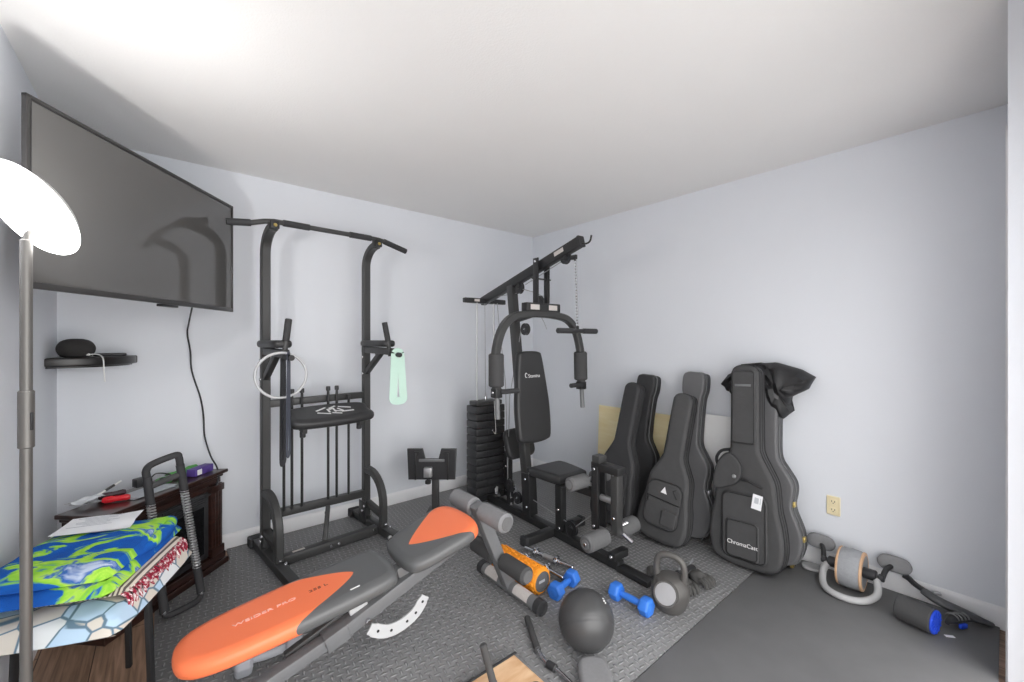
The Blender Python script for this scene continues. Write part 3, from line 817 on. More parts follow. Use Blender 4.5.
# crossbars
b = MB(); b.bar((-.31, 0, .945), (.31, 0, .945), .04, .045); b.build('upper_crossbar', M['metal'], t)
b = MB(); b.bar((-.31, 0, .25), (.31, 0, .225), .045, .05); b.build('lower_crossbar', M['metal'], t)
b = MB(); b.bar((-.30, -.19, .032), (.30, -.21, .032), .055, .055); bc = b.build('base_crossbar', M['metal'], t)
b = MB(); b.box((-.20, -.2175, .05), (.07, .002, .014), Matrix.Rotation(-.02, 4, 'Z'), 0); b.box((-.20, -.19, .0602), (.07, .02, .001), bev=0); b.build('sticker', M['label_white'], bc)
b = MB(); b.bar((.035, -.05, .225), (-.035, -.17, .05), .028, .028); b.build('centre_strut', M['metal'], t)
bolts(t, [(-.02, -.2285, .032), (.03, -.2305, .032), (.27, -.236, .04), (.015, -.065, .19)], (0, -1, 0))
for x in (-.235, -.188, -.127, .041, .099, .183):
    hi = 1.0 if x not in (-.235, .183) else .93
    b = MB(); b.cyl((x, -.035, .26), (x, -.035, hi), .0085, 12); rd = b.build('guide_rod', M['metal_dark'], t)
    b = MB(); b.cyl((x, -.035, hi), (x, -.035, hi + .03), .014, 14); b.build('rod_cap', M['plastic'], rd)
# back pad lying flat on its brackets
seat = [(p.x, p.y) for p in catmull([(-.24, -.10, 0), (-.255, 0, 0), (-.24, .10, 0), (0, .125, 0), (.24, .10, 0), (.255, 0, 0), (.24, -.10, 0), (0, -.125, 0)], 6, True)]
ST = Matrix.Translation((.0, -.17, .832)) @ Matrix.Rotation(math.radians(17), 4, 'X')
b = MB(); b.puffy(seat, 0, .055, .022, ST, .004); sp = b.build('back_pad', M['vinyl'], t)
b = MB()
for k, (x, y, w, h) in enumerate(((-.09, .03, .08, .012), (-.09, -.03, .08, .012), (-.045, 0, .012, .05), (0, .045, .06, .012), (0, -.045, .06, .012), (-.0, 0, .012, .05), (.045, 0, .012, .05), (.09, .03, .08, .012), (.09, -.03, .08, .012), (-.02, .02, .05, .012), (.03, -.02, .05, .012))):
    b.box((x * .85, y, .0), (w, h, .0012), Matrix.Rotation(.5 if k % 3 == 0 else -.4 if k % 3 == 1 else 0, 4, 'Z'), 0)
b.build('emblem', M['white_print'], sp, ST @ Matrix.Translation((.02, 0, .0598)))
for x in (-.18, .18):
    b = MB(); b.bar((x, .0, .845), (x, -.24, .785), .03, .03); br_ = b.build('pad_bracket', M['metal'], t)
    b = MB(); b.cyl((x, -.20, .785), (x, -.20, .745), .017, 14); b.build('knob', M['plastic'], br_)

# ring and bands hung on the dip grips
PM = Matrix.Translation((-2.2, -.25, 0)) @ Matrix.Rotation(math.radians(6), 4, 'Z')
gL = PM @ V((-.33, -.40, 1.2475)); gR = PM @ V((.33, -.44, 1.2475))
RR = .124
right = V((.766, -.642, 0)); fwd = V((.642, .766, 0))
rc = gL + V((-.028, .012, .0165 + .0075 - RR)) 
rx = V((1, -.15, 0)).normalized()
t = thing('silver_ring', 'silver hoop hanging on the left dip handle', 'ring', rc)
b = MB(); b.tube([rx * (RR * math.cos(k * PI / 24)) + V((0, 0, RR * math.sin(k * PI / 24))) for k in range(48)], .0075, 10, True); b.build('hoop', M['silver'], t)
def band(name, label, p, w, L, m, dx, group='bands on the dip handles', lean=0.0, yaw=0):
    """a flat loop band hung over a grip: two strands joined round the top"""
    t = thing(name, label, 'resistance band', p, yaw, group)
    r = .0185; path = []
    for k in range(9):
        a = PI * k / 8
        path.append(V((r * math.cos(a), 0, r * math.sin(a))))
    lft = [V((-r - dx * s, lean * s, -L * s)) for s in (.2, .5, .8, .95)]
    rgt = [V((r + dx * s * .6, lean * s, -L * s)) for s in (.95, .8, .5, .2)]
    bot = [V((-r * .6 - dx * .7, lean, -L)), V((r * .6 + dx * .4, lean, -L))]
    loop = path + lft + bot + rgt
    b = MB(); b.sweep(catmull(loop, 3, True), [(-w / 2, -.0018), (w / 2, -.0018), (w / 2, .0018), (-w / 2, .0018)], (0, 1, 0), True)
    b.build('strap', m, t)
band('resistance_band', 'long dark grey loop band behind the silver hoop', gL + V((-.006, .075, 0)), .034, .60, M['band'], .012, yaw=1.0)
band('resistance_band', 'slate loop band in front of the dark one on the left handle', gL + V((.0, -.030, 0)), .034, .53, M['band_blue'], .012, yaw=1.15)
t = band('resistance_band', 'mint green loop band hanging on the right dip handle', gR + V((0, -.0, 0)), .05, .30, M['mint'], .02, lean=-.03, yaw=-.15)

# ------------------------------------------------------------------ black stand with two plates behind the bench
SB = V((-1.43, -.455, 0))
t = thing('plate_stand', 'short black stand with a notched plate near the weight stack', 'stand', (SB.x, SB.y, 0), math.radians(-40))
b = MB(); b.box((0, 0, .03), (.12, .16, .058), bev=.006); b.build('foot', M['metal'], t)
b = MB(); b.bar((0, 0, .05), (0, 0, .42), .05, .05, (0, 1, 0)); b.build('post', M['metal'], t)
o2 = [(-.185, .13), (-.07, .13), (-.05, .055), (.05, .055), (.07, .13), (.185, .13), (.175, -.10), (-.175, -.10)]
b = MB(); b.puffy(o2, -.012, .012, .004, axes((-.02, -.035, .40), (1, 0, 0), (0, 0, 1), (0, -1, 0))); pl = b.build('plate', M['plastic'], t)
for sx in (-1, 1):
    b = MB(); b.box((sx * .12 - .02, -.052, .40), (.012, .014, .20), bev=.003); b.box((sx * .11 - .02, -.05, .506), (.04, .006, .012), bev=.002); b.build('rib', M['metal_dark'], pl)
b = MB(); b.box((-.02, -.05, .445), (.19, .012, .02), bev=.003); b.build('crosspiece', M['grey_metal'], pl)
b = MB(); b.box((-.045, -.06, .36), (.06, .04, .07), bev=.004); b.build('clamp', M['steel'], t)
b = MB(); b.cyl((-.045, -.06, .30), (-.045, -.06, .275), .022, 16); b.cyl((-.045, -.06, .325), (-.045, -.06, .30), .008, 10); b.build('knob', M['plastic'], t)

# ------------------------------------------------------------------ cable home gym
t = thing('home_gym', 'large black cable home gym with weight stack in the corner', 'home gym', (-.93, -.90, 0), math.radians(-2.6))
GYM = t
GM = Matrix.Translation((-.93, -.90, 0)) @ Matrix.Rotation(math.radians(-2.6), 4, 'Z')
b = MB(); b.bar((0, .64, .030), (0, -.90, .030), .055, .055); b.build('base_beam', M['metal_dark'], t)
b = MB(); b.bar((0, -.89, .018), (0, -1.10, .018), .07, .032); b.build('foot_plate_beam', M['metal_dark'], t)
b = MB(); b.bar((-.27, -.335, .030), (.27, -.335, .030), .055, .054); fc = b.build('front_cross_foot', M['metal_dark'], t)
for sx in (-1, 1):
    c = MB(); c.box((sx * .265, -.335, .031), (.03, .062, .061), bev=.006); c.build('end_cap', M['rubber_grip'], fc)
b = MB(); b.bar((-.25, .50, .030), (.25, .50, .030), .10, .054); b.build('rear_cross_foot', M['metal_dark'], t)
b = MB(); b.bar((0, -.07, .05), (0, .150, 1.77), .055, .07, (0, 1, 0)); b.build('mast', M['metal'], t)
b = MB(); b.bar((0, -.075, .06), (0, -.055, .36), .075, .09, (0, 1, 0)); b.build('mast_sleeve', M['metal_dark'], t)
bolts(t, [(-.0385, -.08, .12), (-.0385, -.065, .32), (-.0285, .04, .95)], (-1, 0, 0))
bm_ = MB(); bm_.bar((0, .56, 1.675), (0, -.585, 1.978), .05, .068); boom = bm_.build('boom', M['metal_dark'], t)
b = MB(); b.bar((0, -.575, 1.975), (0, -.592, 1.980), .056, .074); b.build('end_cap', M['rubber_grip'], boom)
b = MB(); dv = V((0, -1.145, .303)).normalized(); b.bar(V((-.0262, -.36, 1.925)), V((-.0262, -.36, 1.925)) + dv * .09, .0015, .028, bev=0); b.build('sticker', M['label_white'], boom)
b = MB(); b.tube(catmull([(0, -.585, 1.965), (0, -.63, 1.955), (0, -.66, 1.965), (0, -.672, 2.0)], 5), .006, 8); b.build('bar_hook', M['metal_dark'], boom)
for sx in (-1, 1):
    b = MB(); b.bar((sx * .052, -.20, 1.56), (sx * .052, -.20, 1.925), .010, .055, (0, 1, 0), bev=.002); b.bar((sx * .047, -.20, 1.56), (sx * .047, -.20, 1.925), .012, .035, (0, 1, 0), bev=.002); b.build('hanger_plate', M['metal_dark'], t)
    bolts(t, [(sx * .058, -.20, 1.90), (sx * .058, -.20, 1.60)], (sx, 0, 0))
b = MB(); b.bar((-.09, -.20, 1.78), (.09, -.20, 1.78), .012, .012); b.build('hanger_spacer', M['metal'], t)
b = MB(); b.bar((-.16, -.20, 1.575), (.16, -.20, 1.575), .06, .06); pv = b.build('pivot_tube', M['metal_dark'], t)
for sx in (-1, 1):
    b = MB(); b.box((sx * .085, -.2315, 1.575), (.08, .002, .036), bev=0); b.build('sticker', M['label_white'], pv)
b = MB(); b.bar((0, .12, 1.50), (0, -.20, 1.555), .04, .05); b.build('mast_bracket', M['metal_dark'], t)
# press arms: one arch, two rollers, four grips
path = catmull([(-.40, -.21, .99), (-.40, -.205, 1.16), (-.395, -.20, 1.28), (-.345, -.20, 1.42), (-.255, -.20, 1.50), (-.12, -.20, 1.525), (0, -.20, 1.53), (.12, -.20, 1.525), (.255, -.20, 1.50), (.345, -.20, 1.42), (.395, -.20, 1.28), (.40, -.205, 1.16), (.40, -.21, .99)], 5)
b = MB(); b.rect(path, .05, .055, (0, 1, 0)); b.build('press_arch', M['metal'], t)
for sx in (-1, 1):
    b = MB(); b.cyl((sx * .40, -.207, 1.035), (sx * .398, -.203, 1.255), .051, 24, .01); b.build('arm_roller', M['foam_dark'], t)
    b = MB(); b.box((sx * .40, -.21, .995), (.055, .06, .06), bev=.005); hb = b.build('grip_bracket', M['metal_dark'], t)
    b = MB(); b.cyl((sx * .385, -.235, 1.005), (sx * .245, -.25, 1.005), .017, 16); b.build('cross_grip', M['rubber_grip'], t)
    b = MB(); b.cyl((sx * .40, -.215, .97), (sx * .40, -.225, .825), .017, 16); b.build('upright_grip', M['grey_metal'], t)
    bolts(t, [(sx * .4285, -.21, 1.0)], (sx, 0, 0))
def pulley(p, r, parent=GYM, w=.022):
    p = V(p)
    b = MB(); b.lathe([(0, -w * .35), (r * .32, -w * .5), (r * .4, -w * .3), (r * .75, -w * .3), (r * .86, -w * .5), (r, -w * .5), (r * .9, 0), (r, w * .5), (r * .86, w * .5), (r * .75, w * .3), (r * .4, w * .3), (r * .32, w * .5), (0, w * .35)], p, (1, 0, 0), 28)
    pu = b.build('pulley', M['plastic'], parent)
    b = MB(); b.cyl(p - V((w * .75, 0, 0)), p + V((w * .75, 0, 0)), .007, 10); b.build('axle', M['chrome'], pu)
    return pu
pulley((0, -.445, 1.893), .042); pulley((0, .05, 1.742), .045); pulley((0, -.175, 1.62), .045); pulley((0, -.02, 1.425), .045)
pulley((0, -.50, .105), .050); pulley((0, .17, .20), .050); pulley((.02, .10, .12), .045)
b = MB()
for sx in (-1, 1):
    b.bar((sx * .016, -.445, 1.945), (sx * .016, -.445, 1.875), .004, .03, (0, 1, 0), bev=0)
    b.bar((sx * .016, -.50, .055), (sx * .016, -.50, .115), .004, .03, (0, 1, 0), bev=0)
    b.bar((sx * .016, .17, .055), (sx * .016, .17, .21), .004, .04, (0, 1, 0), bev=0)
    b.bar((sx * .016, .05, 1.80), (sx * .016, .05, 1.735), .004, .03, (0, 1, 0), bev=0)
b.build('pulley_brackets', M['metal_dark'], t)
# chain and pull bar under the boom
b = MB()
z = 1.852; k = 0
while z > 1.435:
    y = -.535 - (1.852 - z) * .04; hw, hh = .0075, .0135
    lp = []
    for j in range(14):
        a = 2 * PI * j / 14
        o_ = V((hw * math.cos(a), 0, hh * math.sin(a))) if k % 2 else V((0, hw * math.cos(a), hh * math.sin(a)))
        lp.append(V((0, y, z)) + o_)
    b.tube(lp, .0032, 6, True); z -= .0195; k += 1
ch = b.build('chain', M['chrome'], t)
b = MB(); b.box((0, -.52, 1.885), (.02, .05, .03), bev=.004); b.tube([(0, -.49, 1.90), (0, -.535, 1.862)], .006, 8); b.build('snap_hook', M['metal_dark'], t)
b = MB(); b.cyl((-.175, -.555, 1.402), (.175, -.555, 1.402), .014, 14); pb = b.build('pull_bar', M['metal_dark'], t)
for sx in (-1, 1):
    b = MB(); b.cyl((sx * .05, -.555, 1.402), (sx * .18, -.555, 1.402), .0175, 16); b.build('bar_grip', M['rubber_grip'], pb)
b = MB(); b.box((0, -.555, 1.42), (.016, .012, .03), bev=.002); b.build('eye', M['metal_dark'], pb)
# guide rods and stack
b = MB(); b.puffy([(-.215, -.02), (-.12, -.035), (.11, -.035), (.195, -.02), (.195, .02), (.11, .035), (-.12, .035), (-.215, .02)], 1.655, 1.695, .006, Matrix.Translation((0, .515, 0))); rh = b.build('rod_holder', M['metal_dark'], t)
b = MB(); b.box((-.11, .4785, 1.676), (.05, .002, .02), bev=0); b.build('sticker', M['label_white'], rh)
for x in (-.105, .065):
    b = MB(); b.cyl((x, .49, .84), (x, .49, 1.66), .0075, 14); b.build('guide_rod', M['steel'], t)
b = MB(); b.bar((-.02, .49, .056), (-.02, .49, .075), .30, .16, (0, 1, 0)); b.build('stack_base', M['metal_dark'], t)
z = .078
for k in range(12):
    b = MB(); b.box((-.02, .485, z + .029), (.285, .155, .0575), bev=.006)
    b.box((-.02, .4065, z + .029), (.05, .004, .036), bev=.001); b.box((-.02, .404, z + .012), (.24, .004, .008), bev=.001)
    b.build('weight_plate', M['plastic'], t); z += .0605
b = MB(); b.box((-.02, .485, z + .018), (.255, .12, .034), bev=.006); tp = b.build('top_plate', M['metal'], t)
b = MB(); b.cyl((-.02, .49, z + .03), (-.02, .49, z + .07), .014, 12); b.build('lifting_stem', M['chrome'], tp)
b = MB(); b.cyl((-.02, .404, .60), (-.02, .380, .60), .008, 10); sp_ = b.build('selector_pin', M['chrome'], t)
b = MB(); b.tube(catmull([(-.02, .384, .60), (.0, .372, .57), (.005, .375, .62), (.0, .38, .72), (.0, .39, .84)], 6), .0022, 6); b.build('pin_cord', M['white_plastic'], sp_)
# cables
def cable(pts, r=.0032): return MB().tube(pts, r, 6).build('cable', M['cable'], t)
cable([(-.02, .49, .87), (-.02, .50, 1.66)]); cable([(.0, .085, 1.705), (0, .40, 1.70), (0, .47, 1.655)])
cable([(0, .098, 1.75), (0, -.10, 1.70), (0, -.22, 1.655)]); cable([(0, -.02, 1.76), (0, -.40, 1.872)])
cable([(.08, .46, 1.66), (.06, .40, 1.45), (.05, .30, 1.0), (.0, .20, .25)]); cable([(0, .03, 1.43), (.01, .19, .9), (.01, .22, .2)])
cable([(.012, -.17, 1.53), (.018, -.21, 1.47), (.03, -.225, 1.42)], .0026)
cable([(0, .12, .20), (0, -.46, .13)]); cable([(0, -.54, .13), (0, -.71, .28)])
# back rest
ya, za, yb, zb = -.025, 1.258, -.095, .592
BRM = axes((0, yb, zb), (1, 0, 0), (0, ya - yb, za - zb), (0, -(za - zb), (ya - yb)))
L_ = math.hypot(ya - yb, za - zb)
out = [(p.x, p.y) for p in catmull([(-.11, .012, 0), (-.150, .05, 0), (-.158, .25, 0), (-.142, .42, 0), (-.115, L_ - .05, 0), (-.09, L_ - .008, 0), (0, L_, 0), (.09, L_ - .008, 0), (.115, L_ - .05, 0), (.142, .42, 0), (.158, .25, 0), (.150, .05, 0), (.11, .012, 0), (0, 0, 0)], 5, True)]
b = MB(); b.puffy(out, 0, .058, .020, BRM, 0); br = b.build('back_rest', M['vinyl'], t)
lettering('Stamina', .036, BRM @ Matrix.Translation((.012, L_ - .185, .0625)), M['white_print'], br, 'pad_lettering')
b = MB(); b.tube([BRM @ V((-.062 + .010 * math.cos(a), L_ - .178 + .016 * math.sin(a * 1.0) , .0625)) for a in [k / 10 * PI * 1.5 + .6 for k in range(11)]], .0025, 6); b.build('pad_mark', M['white_print'], br)
for yy, zz in ((.045, 1.10), (.0, .74)):
    b = MB(); b.bar((0, yy + .02, zz), (0, yy - .075, zz), .05, .04); b.build('rest_bracket', M['metal_dark'], t)
# seat
so_ = [(p.x, p.y) for p in catmull([(-.15, .13, 0), (-.16, .05, 0), (-.135, -.12, 0), (-.10, -.15, 0), (.10, -.15, 0), (.135, -.12, 0), (.16, .05, 0), (.15, .13, 0), (.10, .15, 0), (-.10, .15, 0)], 5, True)]
b = MB(); b.puffy(so_, 0, .052, .020, Matrix.Translation((.01, -.36, .412)), .003); b.build('seat', M['vinyl'], t)
b = MB(); b.bar((0, -.06, .375), (0, -.70, .395), .05, .05); b.build('seat_beam', M['metal_dark'], t)
b = MB(); b.bar((0, -.40, .055), (0, -.395, .36), .05, .06, (0, 1, 0)); b.build('seat_post', M['metal_dark'], t)
bolts(t, [(-.0255, -.40, .20), (-.0255, -.41, .08), (-.0265, -.10, .37), (-.0285, -.335, .045)], (-1, 0, 0))
# leg developer
b = MB(); b.cyl((-.18, -.655, .47), (.17, -.655, .47), .012, 12); b.build('knee_axle', M['steel'], t)
for x0, x1 in ((-.18, -.03), (.03, .17)):
    b = MB(); b.cyl((x0, -.655, .47), (x1, -.655, .47), .043, 24, .01); kr = b.build('knee_roller', M['foam'], t)
    b = MB(); s_ = -1 if x0 < -.1 else 1; b.cyl((x0 if s_ < 0 else x1, -.655, .47), ((x0 if s_ < 0 else x1) + s_ * .004, -.655, .47), .024, 16); b.build('roller_cap', M['grey_metal'], kr)
for sx in (-1, 1):
    b = MB(); b.bar((sx * .035, -.735, .19), (sx * .035, -.735, .575), .022, .05, (0, 1, 0)); b.build('lever_side', M['metal_dark'], t)
b = MB(); b.bar((0, -.868, .20), (0, -.868, .575), .055, .05, (0, 1, 0)); b.build('leg_lever', M['metal'], t)
b = MB(); b.bar((0, -.70, .575), (0, -.905, .575), .075, .045); b.build('lever_head', M['metal_dark'], t)
b = MB(); b.box((0, -.735, .615), (.07, .06, .045), bev=.006); b.build('curl_post_socket', M['metal'], t)
b = MB(); b.cyl((0, -.75, .385), (0, -.85, .385), .020, 14); b.build('stop_sleeve', M['steel'], t)
b = MB(); b.cyl((-.235, -.83, .192), (.235, -.83, .192), .012, 12); ax_ = b.build('foot_axle', M['chrome'], t)
for x0, x1 in ((-.225, -.055), (.06, .225)):
    b = MB(); b.cyl((x0, -.83, .192), (x1, -.83, .192), .050, 24, .01); fr_ = b.build('foot_roller', M['foam'], t)
    s_ = -1 if x0 < -.1 else 1; xx = x0 if s_ < 0 else x1
    b = MB(); b.cyl((xx, -.83, .192), (xx + s_ * .005, -.83, .192), .027, 16); b.build('roller_cap', M['grey_metal'], fr_)
b = MB(); b.box((.025, -.86, .075), (.13, .05, .045), bev=.005); b.build('stop_block', M['metal_dark'], t)
b = MB(); b.cyl((.035, -.885, .20), (.05, -.945, .165), .013, 12); b.cyl((.05, -.86, .235), (.09, -.88, .25), .012, 10); b.build('pop_pin', M['chrome'], t)
bolts(t, [(-.0475, -.735, .56), (-.0475, -.735, .215), (-.0285, -.868, .555), (-.0285, -.868, .30), (-.0405, -.86, .075)], (-1, 0, 0))
# rear low post and curl pad behind the mast
b = MB(); b.bar((.10, .33, .055), (.10, .33, .42), .05, .06, (0, 1, 0)); b.build('rear_post', M['metal_dark'], t)
b = MB(); b.puffy(rrect(.30, .24, .06), 0, .06, .02, axes((.13, .25, .50), (1, .1, 0), (0, .35, 1), (0, -1, .35))); b.build('curl_pad', M['vinyl'], t)
bolts(t, [(.0745, .33, .10), (.0745, .33, .30)], (-1, 0, 0))

# spring clips lying on the gym's base
for k, (x, y, rz, lab) in enumerate(((-.005, .315, .3, 'small chrome bar clip on the gym base nearest the weight stack'), (.005, .165, -.5, 'small chrome bar clip on the gym base nearer the seat'))):
    p = GM @ V((x, y, .0590))
    t = thing('bar_clip', lab, 'bar clip', p, rz, 'bar clips on the gym base')
    b = MB(); b.lathe([(.019, 0), (.026, 0), (.026, .024), (.019, .024), (.019, 0)], (0, 0, .026), (0, 1, 0), 20); b.build('collar', M['chrome'], t)
    b = MB(); b.puffy([(-.012, 0), (.012, 0), (.02, .05), (.006, .06), (-.02, .045)], 0, .010, .003, axes((.0, .030, .03), (1, 0, 0), (0, 0, 1), (0, -1, 0))); b.build('lever', M['silver'], t)

# ------------------------------------------------------------------ weight bench
t = thing('weight_bench', 'adjustable weight bench with orange and grey pads in front', 'weight bench', (-2.15, -1.54, 0))
T0 = Matrix.Translation((2.15, 1.54, 0)); BY = -1.54
b = MB(); b.cyl((-1.60, -1.30, .036), (-1.60, -1.775, .036), .032, 24); ff = b.build('front_foot', M['grey_metal'], t, T0)
for y in (-1.285, -1.755):
    b = MB(); b.lathe([(.0, .006), (.024, .006), (.028, 0), (.036, .002), (.036, .040), (0, .040)], (-1.60, y - .04 if y < -1.5 else y, .0365), (0, 1, 0) if y < -1.5 else (0, -1, 0), 24); b.build('end_cap', M['rubber_grip'], ff, T0)
for y0, y1 in ((-1.36, -1.47), (-1.60, -1.71)):
    b = MB()
    ring = []
    for y in (y0, y1):
        ring.append([(-1.60 + .0328 * math.cos(a), y, .036 + .0328 * math.sin(a)) for a in [math.radians(60 + k * 10) for k in range(13)]] + [(-1.60 + .0318 * math.cos(a), y, .036 + .0318 * math.sin(a)) for a in [math.radians(180 - k * 10) for k in range(13)]])
    b.rings(ring); b.build('warning_label', M['label_white'], ff, T0)
b = MB(); b.bar((-1.605, BY, .045), (-1.812, BY, .520), .055, .06); b.build('front_post', M['grey_metal'], t, T0)
for nm, x, z_, r in (('upper', -1.80, .495, .045), ('lower', -1.672, .205, .042)):
    b = MB(); b.cyl((x, -1.34, z_), (x, -1.75, z_), .011, 12); axl = b.build('roller_axle', M['steel'], t, T0)
    for y0, y1 in ((-1.325, -1.508), (-1.575, -1.765)):
        b = MB(); b.cyl((x, y0, z_), (x, y1, z_), r, 28, .010); rl = b.build('foam_roller', M['foam_light'] if nm == 'upper' else M['foam_dark'], t, T0)
        ye = y0 if y0 > -1.5 else y1; sg = 1 if y0 > -1.5 else -1
        b = MB(); b.cyl((x, ye - .001 * sg, z_), (x, ye + .004 * sg, z_), r * .72, 20); b.build('roller_cap', M['foam'], rl, T0)
# seat
SD = V((.33, 0, .088)).normalized()
SM = axes((-2.055, BY - .005, .412), SD, (0, 1, 0), SD.cross(V((0, 1, 0))))
so_ = [(p.x, p.y) for p in catmull([(.185, 0, 0), (.168, .125, 0), (.11, .172, 0), (-.02, .168, 0), (-.13, .150, 0), (-.178, .11, 0), (-.19, 0, 0), (-.178, -.11, 0), (-.13, -.150, 0), (-.02, -.168, 0), (.11, -.172, 0), (.168, -.125, 0)], 5, True)]
b = MB(); b.puffy(so_, 0, .055, .022, None, .004); se = b.build('seat_pad', mat_two_tone('orange_grey_seat_vinyl', -.115, .235, .17, 1.25, 1), t); se.matrix_local = T0 @ SM
b = MB(); b.bar((-2.24, BY, .335), (-1.83, BY, .435), .05, .045); b.build('seat_rail', M['grey_metal'], t, T0)
# back pad
PD = V((.70, 0, .070)).normalized()
PM_ = axes((-2.612, BY - .005, .325), PD, (0, 1, 0), PD.cross(V((0, 1, 0))))
po = [(p.x, p.y) for p in catmull([(.345, 0, 0), (.335, .10, 0), (.29, .142, 0), (.10, .148, 0), (-.15, .140, 0), (-.29, .120, 0), (-.36, .075, 0), (-.378, 0, 0), (-.36, -.075, 0), (-.29, -.120, 0), (-.15, -.140, 0), (.10, -.148, 0), (.29, -.142, 0), (.335, -.10, 0)], 5, True)]
b = MB(); b.puffy(po, 0, .055, .022, None, .004); bp_ = b.build('back_pad', mat_two_tone('orange_grey_back_vinyl', .195, -.245, .145, 1.45, -1), t); bp_.matrix_local = T0 @ PM_
lettering('WEIDER PRO', .034, Matrix.Translation((-.115, .0, .0596)) @ Matrix.Diagonal((1.0, .62, 1, 1)), M['pink_print'], bp_, 'pad_lettering')
lettering('255 L', .030, Matrix.Translation((.062, .0, .0596)) @ Matrix.Diagonal((1.0, .65, 1, 1)), M['dark_print'], bp_, 'model_lettering')
b = MB(); b.box((0, 0, 0), (.035, .008, .001), bev=0); b.build('care_label', M['white_print'], bp_, Matrix.Translation((.165, -.108, .0590)) @ Matrix.Rotation(.25, 4, 'X'))
# frame
b = MB(); b.bar((-1.93, BY, .372), (-2.50, BY, .175), .062, .055); b.bar((-2.48, BY, .180), (-3.02, BY, .040), .052, .046); b.build('main_beam', M['grey_metal'], t, T0)
b = MB(); b.cyl((-3.02, -1.30, .034), (-3.02, -1.78, .034), .032, 20); b.build('rear_foot', M['grey_metal'], t, T0)
b = MB(); b.box((-2.49, BY, .178), (.09, .068, .062), Matrix.Rotation(math.radians(-17), 4, 'Y'), .004); b.build('beam_collar', M['grey_metal'], t, T0)
b = MB(); b.bar((-2.66, BY + .045, .145), (-2.43, BY + .045, .225), .03, .035); b.build('pad_strut', M['metal'], t, T0)
for x, z_ in ((-2.405, .262), (-2.19, .338)):
    b = MB(); b.box((x, BY + .02, z_), (.075, .05, .05), Matrix.Rotation(math.radians(-17), 4, 'Y'), .004); b.build('support_block', M['arc'], t, T0)
cl = catmull([(-2.37, 0, .168), (-2.305, 0, .128), (-2.235, 0, .122), (-2.165, 0, .148), (-2.118, 0, .203)], 5)
oa, ob = [], []
for i, p in enumerate(cl):
    d = (cl[min(i + 1, len(cl) - 1)] - cl[max(i - 1, 0)]).normalized(); n_ = V((-d.z, 0, d.x)); w = .026 * (1 if 1 < i < len(cl) - 2 else .8)
    oa.append(p + n_ * w); ob.append(p - n_ * w)
outl = oa + ob[::-1]
b = MB(); b.rings([[(p.x, BY - .040, p.z) for p in outl], [(p.x, BY - .034, p.z) for p in outl]]); ar = b.build('adjuster_arc', M['arc'], t, T0)
b = MB()
for i in (3, 7, 12, 15, 18): b.cyl((cl[i].x, BY - .0395, cl[i].z), (cl[i].x, BY - .0412, cl[i].z), .006, 12)
b.build('adjuster_holes', M['bezel_dark'], ar, T0)
b = MB(); b.cyl((-2.375, BY - .03, .20), (-2.375, BY - .05, .20), .012, 12); b.build('pivot_bolt', M['chrome'], t, T0)
b = MB(); b.tube([(-2.20, BY + .02, .355), (-2.185, BY + .17, .36), (-2.185, BY + .185, .395)], .006, 8); b.ball((-2.185, BY + .185, .40), .011, n=12); b.build('pop_pin', M['steel'], t, T0)
bolts(t, [(-2.45, BY - .0345, .19 )], (0, -1, 0)) if False else None

# ------------------------------------------------------------------ boards and guitar bags along the right wall
def lean_board(name, label, y0, y1, h, xb, xt, th, m):
    v = V((xt - xb, 0, h)); T = axes((xb, (y0 + y1) / 2, .001), (0, -1, 0), v, V((0, -1, 0)).cross(v))
    b = MB(); b.puffy(rrect(abs(y1 - y0), v.length, .004, 2), 0, th, .002, T @ Matrix.Translation((0, v.length / 2, 0)))
    o = b.build(name, m); tag(o, label, 'board'); return o
lean_board('plywood_sheet', 'pale yellow plywood sheet leaning on the wall behind the guitar bags', -.90, -1.80, .765, -.055, -.020, .012, M['plywood'])
lean_board('white_board', 'white board leaning on the wall between the second and third guitar bags', -1.70, -2.32, .815, -.085, -.038, .012, M['white_board'])

BAG = [(0, 0), (.11, .008), (.175, .045), (.20, .14), (.192, .26), (.172, .36), (.166, .44), (.155, .52), (.118, .60), (.086, .67), (.079, .74), (.078, 1.10), (.072, 1.165), (.045, 1.192), (0, 1.20)]
HARD = [(0, 0), (.10, .008), (.165, .045), (.195, .14), (.185, .23), (.150, .32), (.142, .37), (.152, .44), (.145, .50), (.105, .565), (.072, .62), (.064, .70), (.066, .92), (.080, 1.00), (.078, 1.09), (.055, 1.118), (0, 1.12)]
def full(half, s=1.0, sx=1.0):
    h = catmull([V((x * s * sx, y * s, 0)) for x, y in half], 4)
    r = [(p.x, p.y) for p in h]
    return r + [(-x, y) for x, y in r[-2:0:-1]]
def gframe(base, top, u):
    base, top, u = V(base), V(top), V(u)
    v = (top - base).normalized(); u = (u - v * u.dot(v)).normalized()
    return axes(base, u, v, u.cross(v)), (top - base).length
def gig_bag(label, base, top, u, thick, sx=1.0, m='nylon'):
    T, L = gframe(base, top, u); s = L / 1.20
    t = thing('guitar_bag', label, 'guitar bag', mtx=T, group='guitar bags along the right wall')
    o = full(BAG, s, sx)
    b = MB(); b.puffy(o, 0, thick, .022); b.build('shell', M[m], t)
    for zz in (thick - .020, .022):
        ring = [V((x, y, zz)) for x, y in inset(o, -.0015)]
        b = MB(); b.tube(ring, .004, 6, True); b.build('piping', M['webbing'], t)
    ring = [V((x, y, thick * .5)) for x, y in inset(o, -.0008)]
    b = MB(); b.tube(ring, .0026, 5, True); b.build('zip', M['bezel_dark'], t)
    return t, s, thick + .006
